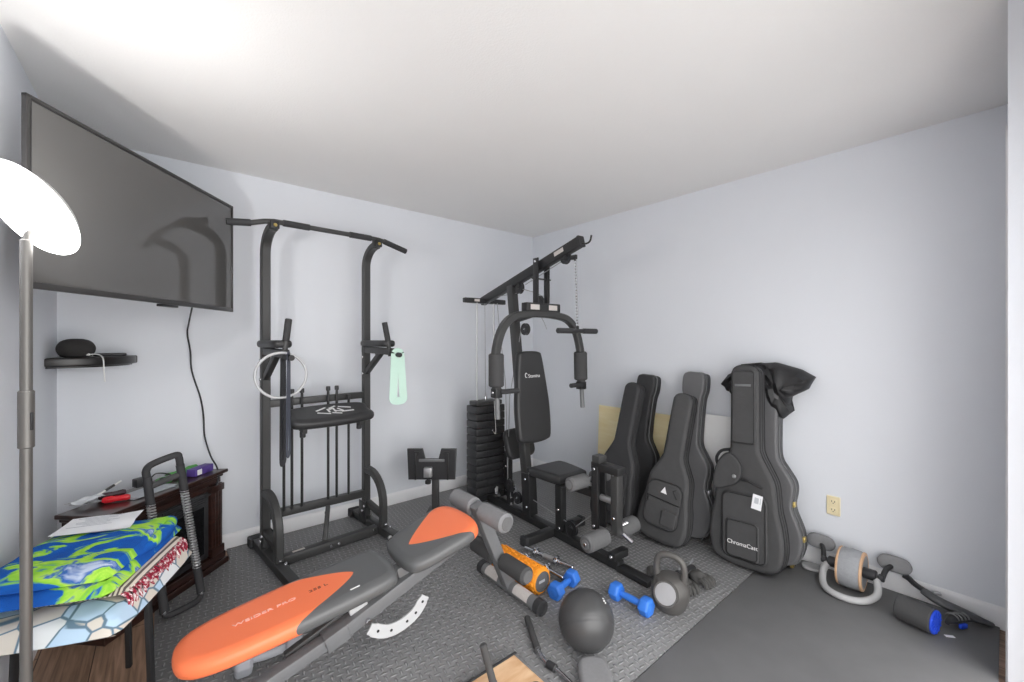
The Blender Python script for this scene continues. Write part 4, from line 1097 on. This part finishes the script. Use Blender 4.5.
def hard_case(label, base, top, u, thick, shell, rim, latches, m_l='brass'):
    T, L = gframe(base, top, u); s = L / 1.12
    t = thing('guitar_case', label, 'guitar case', mtx=T, group='hard guitar cases behind the bags')
    o = full(HARD, s)
    b = MB(); b.puffy(o, 0, thick * .62, .008); b.build('lower_shell', M[rim], t)
    b = MB(); b.puffy(inset(o, .002), thick * .63, thick, .012); b.build('lid', M[shell], t)
    b = MB(); b.tube([V((x, y, thick * .625)) for x, y in inset(o, -.001)], .004, 6, True); b.build('valance', M['grey_metal'], t)
    for i in latches:
        x, y = o[i % len(o)]
        b = MB(); b.box((x, y, thick * .62), (.016, .030, .034), bev=.003); b.build('latch', M[m_l], t)
    return t
UY = (0, -1, 0)
# --- third bag (nearest the camera)
t, s, zf = gig_bag('big black guitar bag with white name print and paper tag', (-.315, -2.258, .002), (-.178, -2.208, 1.178), UY, .112, 1.03)
def flat(outline, z0, z1, name, m, parent, rnd=.006, bulge=0.0):
    b = MB(); b.puffy(outline, z0, z1, rnd, None, bulge); return b.build(name, m, parent)
p1 = flat(rrect(.25, .38, .045, cx=.005, cy=.235), zf - .012, zf + .020, 'large_pocket', M['nylon'], t, .012)
b = MB(); b.tube([V((x, y, zf + .0195)) for x, y in rrect(.232, .362, .038, cx=.005, cy=.235)], .0032, 6, True); b.build('pocket_zip', M['bezel_dark'], p1)
p2 = flat(rrect(.18, .215, .025, cx=.002, cy=.165), zf + .012, zf + .034, 'small_pocket', M['nylon'], t, .010)
b = MB(); b.tube([V((x, y, zf + .0335)) for x, y in rrect(.164, .199, .02, cx=.002, cy=.165)], .0028, 6, True); b.build('pocket_zip', M['bezel_dark'], p2)
lettering('ChromaCast', .032, Matrix.Translation((.006, .142, zf + .0355)), M['white_print'], p2, 'pocket_lettering')
p3 = flat(rrect(.135, .44, .02, cx=.0, cy=.93), zf - .012, zf + .014, 'neck_pocket', M['nylon'], t, .010)
b = MB(); b.tube([V((x, y, zf + .0135)) for x, y in rrect(.120, .425, .015, cx=0, cy=.93)], .0028, 6, True); b.build('pocket_zip', M['bezel_dark'], p3)
b = MB(); b.box((0, 1.06, zf + .016), (.09, .014, .004), bev=.001); b.build('reflective_strip', M['grey_metal'], p3)
fl = [(p.x, p.y) for p in catmull([(-.165, .43, 0), (-.155, .55, 0), (-.105, .635, 0), (-.055, .64, 0), (-.005, .58, 0), (-.015, .50, 0), (-.07, .455, 0)], 5, True)]
p4 = flat(fl, zf - .004, zf + .022, 'strap_flap', M['nylon'], t, .010)
b = MB(); b.tube([V((x, y, zf + .015)) for x, y in inset(fl, .002)], .005, 6, True); b.build('flap_piping', M['webbing'], p4)
b = MB(); b.lathe([(0, .006), (.008, .006), (.012, 0), (0, 0)], (-.045, .515, zf + .022), (0, 0, 1), 14); b.build('snap_button', M['steel'], p4)
b = MB(); b.tube(catmull([(-.010, .50, zf + .006), (.03, .505, zf + .03), (.075, .49, zf + .03), (.10, .475, zf + .006)], 5), .008, 8); b.build('carry_handle', M['webbing'], t)
b = MB(); b.box((.082, .395, zf + .026), (.052, .082, .0012), Matrix.Rotation(-.12, 4, 'Z') @ Matrix.Rotation(-.06, 4, 'X'), 0); tg = b.build('paper_tag', M['paper'], t)
b = MB(); b.box((.079, .395, zf + .0268), (.022, .05, .0006), Matrix.Rotation(-.12, 4, 'Z'), 0); b.box((.099, .395, zf + .0268), (.004, .05, .0006), Matrix.Rotation(-.12, 4, 'Z'), 0); b.build('printed_block', M['paper_grey'], tg)
b = MB(); b.tube(catmull([(-.08, .665, .07), (-.135, .65, .10), (-.165, .60, .10), (-.158, .55, .09)], 5), .009, 8); b.build('side_handle', M['webbing'], t)
hard_case('charcoal hard guitar case with brass latches behind the big bag', (-.130, -2.300, .002), (-.055, -2.285, 1.115), UY, .105, 'case_light', 'case', (6, 14, 24))
# --- second bag
t, s, zf = gig_bag('smaller black guitar bag with a white triangle badge', (-.44, -1.765, .002), (-.205, -1.825, .955), (.10, -1, 0), .115, 1.03)
p1 = flat(rrect(.235, .29, .06, cx=.0, cy=.24), zf - .012, zf + .016, 'front_pocket', M['nylon'], t, .012)
b = MB(); b.tube([V((x, y, zf + .012)) for x, y in rrect(.235, .29, .06, cx=0, cy=.24)], .0045, 6, True); b.build('pocket_piping', M['webbing'], p1)
b = MB(); b.tube([V((-.112, .275, zf + .016)), V((.112, .262, zf + .016))], .004, 6); b.tube([V((-.10, .275, zf + .018)), V((-.10, .235, zf + .02))], .004, 6); b.build('pocket_zip', M['bezel_dark'], p1)
p2 = flat(rrect(.10, .10, .015, cx=.055, cy=.165), zf + .008, zf + .026, 'small_pocket', M['nylon'], t, .008)
b = MB(); b.rings([[(x, y, z) for x, y in ((-.024, .315), (.018, .312), (-.002, .356))] for z in (zf + .0155, zf + .0172)]); b.build('badge', M['white_print'], p1)
b = MB(); b.tube([V((.10, .375, zf + .006)), V((.055, .345, zf + .018)), V((.085, .30, zf + .018))], .004, 6); b.build('corner_seam', M['webbing'], p1)
hard_case('tall grey hard guitar case behind the triangle-badge bag', (-.195, -1.800, .002), (-.055, -1.825, 1.105), (.03, -1, 0), .105, 'case_light', 'case', (6, 12, 20), 'chrome')
# --- first bag (farthest)
t, s, zf = gig_bag('plain dark guitar bag leaning beside the gym\'s leg rollers', (-.475, -1.385, .002), (-.195, -1.425, .995), (.05, -1, 0), .115, .98, 'nylon_dark')
p1 = flat(rrect(.24, .30, .05, cx=.0, cy=.24), zf - .012, zf + .014, 'front_pocket', M['nylon_dark'], t, .012)
b = MB(); b.tube([V((x, y, zf + .011)) for x, y in rrect(.24, .30, .05, cx=0, cy=.24)], .004, 6, True); b.build('pocket_piping', M['webbing'], p1)
hard_case('black guitar case behind the farthest guitar bag', (-.215, -1.400, .002), (-.065, -1.455, 1.065), (.03, -1, 0), .105, 'nylon_dark', 'nylon_dark', (8, 16), 'chrome')

# --- black cloth draped over the third bag
def drape(outline, x0, bul, seed, parent, name, apex=(-2.20, 1.215)):
    o = []
    n = len(outline)
    for i in range(n):
        a, c = V(outline[i]), V(outline[(i + 1) % n])
        for k in range(6):
            p = a.lerp(c, k / 6); o.append((p.x, p.y))
    cx = sum(p[0] for p in o) / len(o); cy = sum(p[1] for p in o) / len(o)
    rows = []
    for f_, h in ((.97, .03), (1, 0), (1.0, -.012), (.93, -.032), (.78, -.045), (.55, -.052), (.25, -.056)):
        row = []
        for (y, z) in o:
            ang = math.atan2(z - cy, y - cx)
            yy, zz = cx + (y - cx) * f_, cy + (z - cy) * f_
            fa = math.atan2(zz - apex[1], yy - apex[0])
            w = .011 * math.sin(fa * 17 + seed) + .006 * math.sin(fa * 37) + .008 * noise.noise(V((yy * 18, zz * 18, seed)))
            row.append((x0 + h * bul + w, cx + (y - cx) * f_, cy + (z - cy) * f_))
        rows.append(row)
    m_ = MB(); m_.rings(rows); return m_.build(name, M['jacket'], parent, T=Matrix.Translation((.11, 2.25, -1.10)))
t = thing('draped_jacket', 'black shiny cloth jacket bunched over the top of the big bag', 'jacket', (-.11, -2.25, 1.10))
JR = [(-2.16, 1.175), (-2.217, 1.193), (-2.319, 1.205), (-2.45, 1.167), (-2.52, 1.124), (-2.485, 1.051), (-2.399, .995), (-2.388, .952), (-2.404, .905), (-2.367, .864), (-2.302, .886), (-2.272, .982), (-2.25, 1.10)]
drape(JR, -.095, 1.5, 1.0, t, 'cloth_fold')
JL = [(-2.15, 1.165), (-2.115, 1.15), (-2.045, 1.113), (-2.007, 1.049), (-2.033, 1.004), (-2.09, .983), (-2.13, 1.02)]
drape(JL, -.115, .8, 4.0, t, 'cloth_fold')
JT = [(-2.06, 1.145), (-2.12, 1.185), (-2.23, 1.20), (-2.30, 1.19), (-2.28, 1.15), (-2.17, 1.165)]
drape(JT, -.095, .7, 2.0, t, 'cloth_fold')

# ------------------------------------------------------------------ along the right-hand wall, on the rubber mat
t = thing('ab_wheel', 'wide grey and tan ab wheel with foam ring handle', 'ab wheel', (-.15, -2.70, 0))
T0 = Matrix.Translation((.15, 2.70, 0))
wc = V((-.15, -2.70, .104)); ay = V((.0, -1, 0))
prof = [(0, -.046), (.060, -.046), (.082, -.055), (.094, -.054), (.100, -.036), (.1025, 0), (.100, .036), (.094, .054), (.082, .055), (.060, .046), (0, .046)]
b = MB(); b.lathe(prof, wc, ay, 40); wh = b.build('wheel', M['ab_tread'], t, T0)
for s_ in (-1, 1):
    b = MB(); b.lathe([(.084, .042), (.096, .043), (.1005, .047), (.098, .054), (.086, .057), (.084, .042)], wc, ay * s_, 40); b.build('rim', M['tan'], wh, T0)
    b = MB(); b.cyl(wc + ay * s_ * .044, wc + ay * s_ * .105, .028, 20, .006); b.cyl(wc + ay * s_ * .11, wc + ay * s_ * .135, .018, 16); b.build('hub', M['plastic'], t, T0)
    b = MB(); b.tube(catmull([wc + ay * s_ * .125 + V((0, 0, 0)), wc + ay * s_ * .135 + V((.04, 0, .035)), wc + ay * s_ * .155 + V((.085, 0, .050))], 5), .012, 10); b.build('pad_arm', M['plastic'], t, T0)
    el = [(p.x, p.y) for p in catmull([(-.07, 0, 0), (-.05, .035, 0), (0, .042, 0), (.05, .035, 0), (.07, 0, 0), (.05, -.034, 0), (0, -.04, 0), (-.05, -.034, 0)], 5, True)]
    b = MB(); b.puffy(el, 0, .035, .015, axes(wc + ay * s_ * (.160) + V((.108, 0, .052)), (0, -1, 0), (.25, 0, 1), (-1, 0, .25)), .003); b.build('elbow_pad', M['foam_light'], t, T0)
rg = catmull([wc + ay * -.105 + V((-.01, 0, -.012)), wc + ay * -.115 + V((-.06, 0, -.045)), wc + ay * -.085 + V((-.15, 0, -.078)), wc + ay * -.01 + V((-.185, 0, -.0845)), wc + ay * .07 + V((-.150, 0, -.0845)), wc + ay * .115 + V((-.07, 0, -.065)), wc + ay * .105 + V((-.01, 0, -.012))], 6)
b = MB(); b.tube(rg, .0165, 14); b.build('ring_handle', M['ab_grey'], t, T0)
t = thing('sliding_disc', 'small oval grey disc on the mat beside the brass-latched case', 'disc', (-.085, -2.505, 0), math.radians(20))
el = [(p.x, p.y) for p in catmull([(-.048, 0, 0), (-.03, .045, 0), (.03, .045, 0), (.048, 0, 0), (.03, -.045, 0), (-.03, -.045, 0)], 6, True)]
b = MB(); b.puffy(el, .001, .014, .005, None, .002); b.build('disc', M['ab_grey'], t)

t = thing('foam_roller', 'short dark foam roller with a bright blue end', 'foam roller', (-.31, -3.0, 0))
T0 = Matrix.Translation((.31, 3.0, 0))
r0, r1 = V((-.290, -2.905, .0585)), V((-.322, -3.030, .0585)); d = (r1 - r0).normalized()
b = MB(); b.cyl(r0, r1, .057, 32, .006); rl = b.build('foam_body', M['foam_dark'], t, T0)
b = MB(); b.cyl(r1 - d * .002, r1 + d * .006, .053, 32, .003); be = b.build('end_cap', M['blue_roller'], rl, T0)
b = MB(); s_, u_ = frame(d)
for k in range(12):
    a = 2 * PI * k / 12; q = s_ * math.cos(a) + u_ * math.sin(a)
    b.bar(r1 + d * .007 + q * .022, r1 + d * .007 + q * .050, .006, .004, up=d, bev=.001)
b.build('ridges', M['blue_roller'], be, T0)

t = thing('massage_stick', 'dark grey curved plastic hand tool lying behind the blue-ended roller', 'hand tool', (-.12, -3.05, 0))
T0 = Matrix.Translation((.12, 3.05, 0))
b = MB(); b.tube(catmull([(-.042, -2.895, .112), (-.05, -2.915, .106), (-.075, -2.945, .094), (-.11, -3.00, .085)], 6), .015, 12, scales=[1 - .012 * i for i in range(19)]); b.build('handle', M['plastic'], t, T0)
b = MB(); b.sweep(catmull([(-.095, -2.975, .085), (-.125, -3.03, .073), (-.11, -3.10, .052), (-.075, -3.165, .026), (-.05, -3.20, .015)], 6), [(.022 * math.cos(2 * PI * k / 12), .016 * math.sin(2 * PI * k / 12)) for k in range(12)], (0, 0, 1), scales=[1.0 + .25 * math.sin(i / 24 * PI) - .5 * max(0, (i - 14) / 10) for i in range(25)]); bd = b.build('body', M['bench_vinyl'], t, T0)
b = MB(); b.tube(catmull([(-.268, -3.066, .050), (-.235, -3.072, .050), (-.185, -3.085, .044), (-.12, -3.11, .034), (-.09, -3.14, .03)], 5), .024, 12, scales=[.35 + .05 * i if i < 10 else .85 - .03 * (i - 10) for i in range(21)]); fk = b.build('fork', M['plastic'], t, T0)
b = MB()
for k in range(5):
    p = V((-.20 + .022 * k, -3.078 - .010 * k, .048 - .003 * k))
    b.tube([p + V((.012 * math.sin(a), -.004 + .0 * a, 0)) * 0 + V((.004 * math.cos(a), .021 * math.cos(a), .021 * math.sin(a))) for a in [PI * j / 8 for j in range(9)]], .0035, 6)
b.build('grip_ribs', M['grey_metal'], fk, T0)
b = MB(); b.box((-.185, -3.112, .022), (.04, .012, .020), Matrix.Rotation(-.5, 4, 'Z'), .003); b.build('blue_patch', M['blue_roller'], fk, T0)
b = MB(); b.box((-.10, -3.02, .098), (.02, .03, .012), Matrix.Rotation(.5, 4, 'Z'), .003); b.build('latch', M['steel'], bd, T0)
o = MB().box((-.285, -3.075, .0012), (.035, .014, .0018), Matrix.Rotation(-.9, 4, 'Z'), 0).build('paper_scrap', M['paper']); tag(o, 'tiny white paper scrap on the mat in front of the blue-ended roller', 'paper scrap')

# ------------------------------------------------------------------ loose weights on the diamond-plate mat
def hex_dumbbell(name, label, p0, p1, r, hl, m, mh, group):
    """two hexagonal heads on a swelling handle, resting on flats"""
    p0, p1 = V(p0), V(p1); d = (p1 - p0).normalized(); c = (p0 + p1) / 2
    t = thing(name, label, 'dumbbell', (c.x, c.y, 0), 0, group); T0 = Matrix.Translation((-c.x, -c.y, 0))
    s, u = frame(d)
    for p in (p0, p1):
        rows = []
        for k, z in ((.80, -hl / 2), (1, -hl / 2 + r * .2), (1, hl / 2 - r * .2), (.80, hl / 2)):
            rows.append([p + d * z + s * (r * k * math.cos(PI / 3 * j)) + u * (r * k * math.sin(PI / 3 * j)) for j in range(6)])
        b = MB(); b.rings(rows); bb = bmesh.new(); b.bm.to_mesh(me := bpy.data.meshes.new('t')); bb.from_mesh(me); bpy.data.meshes.remove(me); b.bm.free()
        bmesh.ops.bevel(bb, geom=bb.edges[:], offset=r * .09, segments=3, affect='EDGES', profile=.5); b.bm = bb
        h = b.build('head', m, t, T0)
        sg = 1 if p is p1 else -1
        q = MB(); q.lathe([(0, .0015), (r * .36, .0015), (r * .4, 0), (0, 0)], p + d * sg * hl / 2, d * sg, 20); q.build('end_disc', mh, h, T0)
    L = (p1 - p0).length - hl * .8
    b = MB(); b.lathe([(0, 0), (r * .30, 0), (r * .31, L * .1), (r * .37, L * .35), (r * .37, L * .65), (r * .31, L * .9), (r * .30, L), (0, L)], p0 + d * hl * .4, d, 20); b.build('handle', mh if mh is M['chrome'] else m, t, T0)
    return t
ap = .866
hex_dumbbell('dumbbell', 'blue dumbbell next to the orange roller and chrome bars', (-1.450, -1.738, .046 * ap + .001), (-1.300, -1.712, .046 * ap + .001), .046, .056, M['blue'], M['blue'], 'blue dumbbells')
hex_dumbbell('dumbbell', 'blue dumbbell just in front of the kettlebell', (-1.212, -1.940, .046 * ap + .001), (-1.206, -2.110, .046 * ap + .001), .046, .056, M['blue'], M['blue'], 'blue dumbbells')
hex_dumbbell('grey_dumbbell', 'light grey hexagonal dumbbell under the head of the bench', (-2.765, -1.272, .054 * ap + .001), (-2.585, -1.288, .044), .053, .062, mat('grey_neoprene', rgb(172, 175, 182), .5, var=.05), M['silver'], None)
def threaded_bar(label, p0, p1, f0, f1):
    p0, p1 = V(p0), V(p1); d = (p1 - p0).normalized(); L = (p1 - p0).length
    t = thing('dumbbell_bar', label, 'dumbbell bar', (p0.x, p0.y, 0), 0, 'empty chrome dumbbell bars'); T0 = Matrix.Translation((-p0.x, -p0.y, 0))
    b = MB(); b.cyl(p0, p1, .0125, 16); b.build('rod', M['chrome'], t, T0)
    b = MB(); b.cyl(p0 + d * L * .40, p0 + d * L * .62, .0145, 16); b.build('knurled_grip', M['steel'], t, T0)
    for f_ in (f0, f1):
        c = p0 + d * (L * f_); s, u = frame(d)
        o = []
        for k in range(24):
            a = 2 * PI * k / 24; r = .031 if (k % 4) in (0, 1) else .024
            o.append((r * math.cos(a), r * math.sin(a)))
        b = MB(); b.puffy(o, -.010, .010, .003, axes(c, s, u, d)); b.lathe([(.013, .010), (.02, .010), (.019, .022), (.013, .022)], c, d, 16); n_ = b.build('star_collar', M['chrome'], t, T0)
        b = MB(); b.lathe([(.014, -.011), (.024, -.011), (.024, -.014), (.014, -.014), (.014, -.011)], c, d, 16); b.build('rubber_washer', M['rubber_grip'], n_, T0)
threaded_bar('chrome dumbbell bar with star collars, the one nearer the gym', (-1.262, -1.285, .032), (-1.205, -1.640, .032), .25, .68)
threaded_bar('chrome dumbbell bar with star collars, beside the orange roller', (-1.338, -1.310, .032), (-1.325, -1.675, .032), .22, .66)

# orange massage roller
t = thing('massage_roller', 'orange ridged massage roller behind the bench\'s front post', 'massage roller', (-1.52, -1.5, 0)); T0 = Matrix.Translation((1.52, 1.5, 0))
r0, r1 = V((-1.498, -1.318, .072)), V((-1.486, -1.672, .072)); d = (r1 - r0).normalized(); s, u = frame(d)
b = MB(); b.lathe([(.052, 0), (.060, .002), (.063, .006), (.063, .350), (.060, .354), (.052, .356), (.052, 0)], r0, d, 40); fb = b.build('foam_sleeve', M['orange'], t, T0)
b = MB()
for i in range(9):
    for k in range(14):
        a = 2 * PI * (k + .5 * (i % 2)) / 14; q = s * math.cos(a) + u * math.sin(a)
        w = .018 if i % 3 else .012
        b.box(r0 + d * (.024 + i * .0385) + q * .064, (w, .030, .012), Matrix((q.cross(d), d, q)).transposed().to_4x4(), .003, 1)
b.build('ridge_pattern', M['orange'], fb, T0)
b = MB(); b.lathe([(0, -.001), (.050, -.001), (.0525, .003), (.0525, .355), (.050, .3585), (.044, .3585), (.042, .353), (0, .352)], r0, d, 36); co = b.build('core', M['foam'], t, T0)
b = MB(); b.rings([[r1 + d * .001 * 0 + d * z + s * x + u * y for x, y in rrect(.045, .014, .004)] for z in (-.003, -.0015)]); b.build('end_mark', M['silver'], co, T0)

# medicine ball
BC = V((-1.597, -2.061, .1205))
t = thing('medicine_ball', 'black rubber medicine ball in the foreground', 'medicine ball', (BC.x, BC.y, 0))
axb = V((.50, .62, .60)).normalized(); s, u = frame(axb)
prof = []
for k in range(73):
    a = -PI / 2 + PI * k / 72; r = .120
    for c in (-.30, -.20):
        r -= .0022 * math.exp(-((a - c) / .018) ** 2)
    prof.append((max(0, r * math.cos(a)), r * math.sin(a)))
prof[0] = (0, prof[0][1]); prof[-1] = (0, prof[-1][1])
b = MB(); b.lathe(prof, BC - V((BC.x, BC.y, 0)), axb, 64); ba = b.build('shell', M['ball'], t, angle=60)
def ball_patch(dirv, outl, m, name):
    n = V(dirv).normalized(); s2, u2 = frame(n, V((0, 0, 1)))
    b = MB()
    for o in outl:
        b.rings([[(V((0, 0, BC.z)) + (n + s2 * x + u2 * y).normalized() * R_) for x, y in o] for R_ in (.1195, .1206)])
    b.build(name, m, ba)
dv = (V((.40, .15, .62)) + V((.20, -.25, .10))).normalized()
dv = V((-.02, -.52, .72)) * 0 + V((.42, -.48, .77))
ball_patch(dv, [[(-.12, .02), (-.02, .09), (.0, .05), (-.09, -.03)], [(-.03, .0), (.09, .05), (.11, .0), (-.01, -.06)], [(.03, -.06), (.13, -.02), (.14, -.06), (.06, -.10)]], M['white_print'], 'maker_mark')

# kettlebell
KC = V((-1.070, -2.160, .090))
t = thing('kettlebell', 'grey iron kettlebell with a silver face disc', 'kettlebell', (KC.x, KC.y, 0)); t.scale = (.94, .94, .94); T0 = Matrix.Translation((-KC.x, -KC.y, 0))
fn = V((-.887, -.234, .33)).normalized(); hd = V((.255, -.967, 0)).normalized()
prof = [(0, -.089), (.055, -.089), (.070, -.078), (.088, -.045), (.097, 0), (.094, .035), (.078, .068), (.050, .088), (0, .093)]
b = MB(); b.lathe([(p.x, p.y) for p in catmull([V((r, z, 0)) for r, z in prof], 4)], KC, (0, 0, 1), 48); kb = b.build('bell', M['iron'], t, T0)
b = MB(); hp = catmull([KC + hd * -.062 + V((0, 0, .060)), KC + hd * -.072 + V((0, 0, .115)), KC + hd * -.062 + V((0, 0, .165)), KC + hd * -.030 + V((0, 0, .190)), KC + hd * .030 + V((0, 0, .190)), KC + hd * .062 + V((0, 0, .165)), KC + hd * .072 + V((0, 0, .115)), KC + hd * .062 + V((0, 0, .060))], 6)
b.tube(hp, .0165, 16, scales=[1.25 - .25 * min(1, i / 6) if i < 21 else 1 + .25 * max(0, (i - 36) / 6) for i in range(43)]); b.build('handle', M['iron'], t, T0)
b = MB(); b.lathe([(0, .101), (.052, .101), (.054, .103), (.060, .103), (.062, .098), (.062, .070), (0, .070)], KC, fn, 40); b.build('face_ring', M['iron'], kb, T0)
b = MB(); b.lathe([(0, .1025), (.051, .1025), (.052, .1015), (.052, .09), (0, .09)], KC, fn, 40); b.build('face_disc', M['steel'], kb, T0)

# training gloves beyond the kettlebell
def glove(label, p, rz, seed):
    t = thing('training_glove', label, 'glove', p, rz, 'training gloves behind the kettlebell')
    rnd = random.Random(seed)
    b = MB()
    bb = bmesh.new(); bmesh.ops.create_uvsphere(bb, u_segments=28, v_segments=16, radius=1)
    for v in bb.verts:
        k = 1 + .14 * noise.noise(v.co * 2.2 + V((seed, 0, 0))) + .06 * noise.noise(v.co * 6 + V((0, seed, 0)))
        v.co = V((v.co.x * .050 * k, v.co.y * .040 * k, .031 + max(-.030, v.co.z * .034 * k)))
    b._join(bb); b.build('palm', M['glove'], t)
    for j in range(4):
        y = -.030 + j * .020
        L = (.044, .052, .050, .040)[j]
        b = MB(); b.tube(catmull([(.030, y, .036), (.052, y * 1.1, .040 + .004 * (j % 2)), (.052 + L * .45, y * 1.15, .028), (.048 + L * .55, y * 1.15, .013)], 4), .0115, 10, scales=[1, 1, 1, 1.05, 1.05, 1, 1, 1, .95, .9, .85, .8, .7]); b.build('finger', M['glove'], t)
    b = MB(); b.tube(catmull([(-.01, .034, .03), (.015, .052, .028), (.042, .056, .018)], 4), .0125, 10, scales=[1, 1, 1, 1, 1, .95, .9, .85, .7]); b.build('thumb', M['glove'], t)
    b = MB(); b.sweep([(-.052, .036 * math.cos(2 * PI * k / 20), .034 + .026 * math.sin(2 * PI * k / 20)) for k in range(20)], [(-.014, -.003), (.014, -.003), (.014, .003), (-.014, .003)], (1, 0, 0), True); b.build('cuff', M['webbing'], t)
    b = MB(); b.sweep(catmull([(-.055, .0, .060), (-.062, .02, .078), (-.070, .05, .085)], 4), [(-.010, -.0015), (.010, -.0015), (.010, .0015), (-.010, .0015)], (1, 0, 0)); b.build('wrist_strap', M['grey_metal'], t)
glove('grey training glove right behind the kettlebell', (-.865, -2.125, .001), math.radians(-120), 1)
glove('grey training glove farther from the kettlebell, near the big bag', (-.745, -2.145, .001), math.radians(-100), 5)
t = crumple(14, 10, .10, .06, .013, 21, lambda x, y: .014 * math.cos(y / .06 * PI)).build('grey_cloth_scrap', M['glove'])
t.matrix_world = Matrix.Translation((-.875, -1.945, .002)) @ Matrix.Rotation(.6, 4, 'Z'); tag(t, 'crumpled grey cloth between the kettlebell and the triangle-badge bag', 'cloth')

# ------------------------------------------------------------------ foreground bits at the bottom of the picture
t = thing('balance_board', 'light wood board with black edges lying in the foreground', 'board', (-2.12, -2.19, 0))
b = MB(); b.puffy(rrect(.44, .52, .004, 2), .004, .040, .002); b.build('wood_top', M['board_wood'], t)
b = MB()
for (x, y, w, h) in ((0, .2625, .47, .012), (0, -.2625, .47, .012), (-.2275, 0, .012, .52)): b.box((x, y, .0215), (w, h, .043), bev=.003)
b.build('edge_trim', M['rubber_grip'], t)
b = MB(); b.box((.2275, 0, .020), (.014, .52, .038), bev=.004); b.build('grey_edge', M['foam_light'], t)
o = MB().tube([(-1.945 + .022 * math.cos(k * PI / 12), -2.115 + .022 * math.sin(k * PI / 12), .0452) for k in range(24)], .004, 8, True).build('rubber_ring', M['rubber_grip']); tag(o, 'thin black rubber ring on the foreground wood board', 'ring')
t = thing('grip_handle', 'black foam grip handle standing on the foreground wood board', 'handle', (-2.080, -2.025, .041)); T0 = Matrix.Translation((2.045, 2.045, -.041))
b = MB(); b.cyl((-2.045, -2.045, .078), (-2.070, -2.015, .215), .0135, 16, .004); b.build('foam_grip', M['foam_dark'], t, T0)
b = MB(); b.cyl((-2.040, -2.050, .045), (-2.046, -2.044, .080), .0165, 16); b.build('sleeve', M['band_blue'], t, T0)
b = MB(); b.lathe([(0, 0), (.030, 0), (.030, .004), (.018, .008), (0, .008)], (-2.04, -2.05, .041), (0, 0, 1), 20); b.build('foot', M['rubber_grip'], t, T0)
t = thing('curved_bar', 'bent chrome bar with a black foam grip beside the wood board', 'bar', (-1.78, -2.0, 0)); T0 = Matrix.Translation((1.78, 2.0, 0))
cp = catmull([(-1.685, -1.775, .018), (-1.722, -1.84, .020), (-1.760, -1.905, .020), (-1.790, -1.965, .018), (-1.806, -2.02, .016), (-1.800, -2.075, .016), (-1.805, -2.15, .016), (-1.82, -2.25, .016)], 5)
b = MB(); b.tube(cp, .0085, 12); b.build('rod', M['chrome'], t, T0)
b = MB(); b.tube(cp[:15], .0145, 14); b.build('foam_grip', M['foam_dark'], t, T0)
b = MB(); b.cyl(cp[21], cp[25], .0155, 14); b.build('joint', M['plastic'], t, T0)
t = thing('grey_pad', 'round-ended light grey pad cut off by the picture\'s bottom edge', 'pad', (-1.708, -2.196, 0), math.radians(-40))
el = [(p.x, p.y) for p in catmull([(-.062, -.07, 0), (-.060, .03, 0), (-.035, .068, 0), (.035, .068, 0), (.060, .03, 0), (.062, -.07, 0), (.03, -.10, 0), (-.03, -.10, 0)], 5, True)]
b = MB(); b.puffy(el, .001, .047, .016); b.build('cushion', M['foam_light'], t)
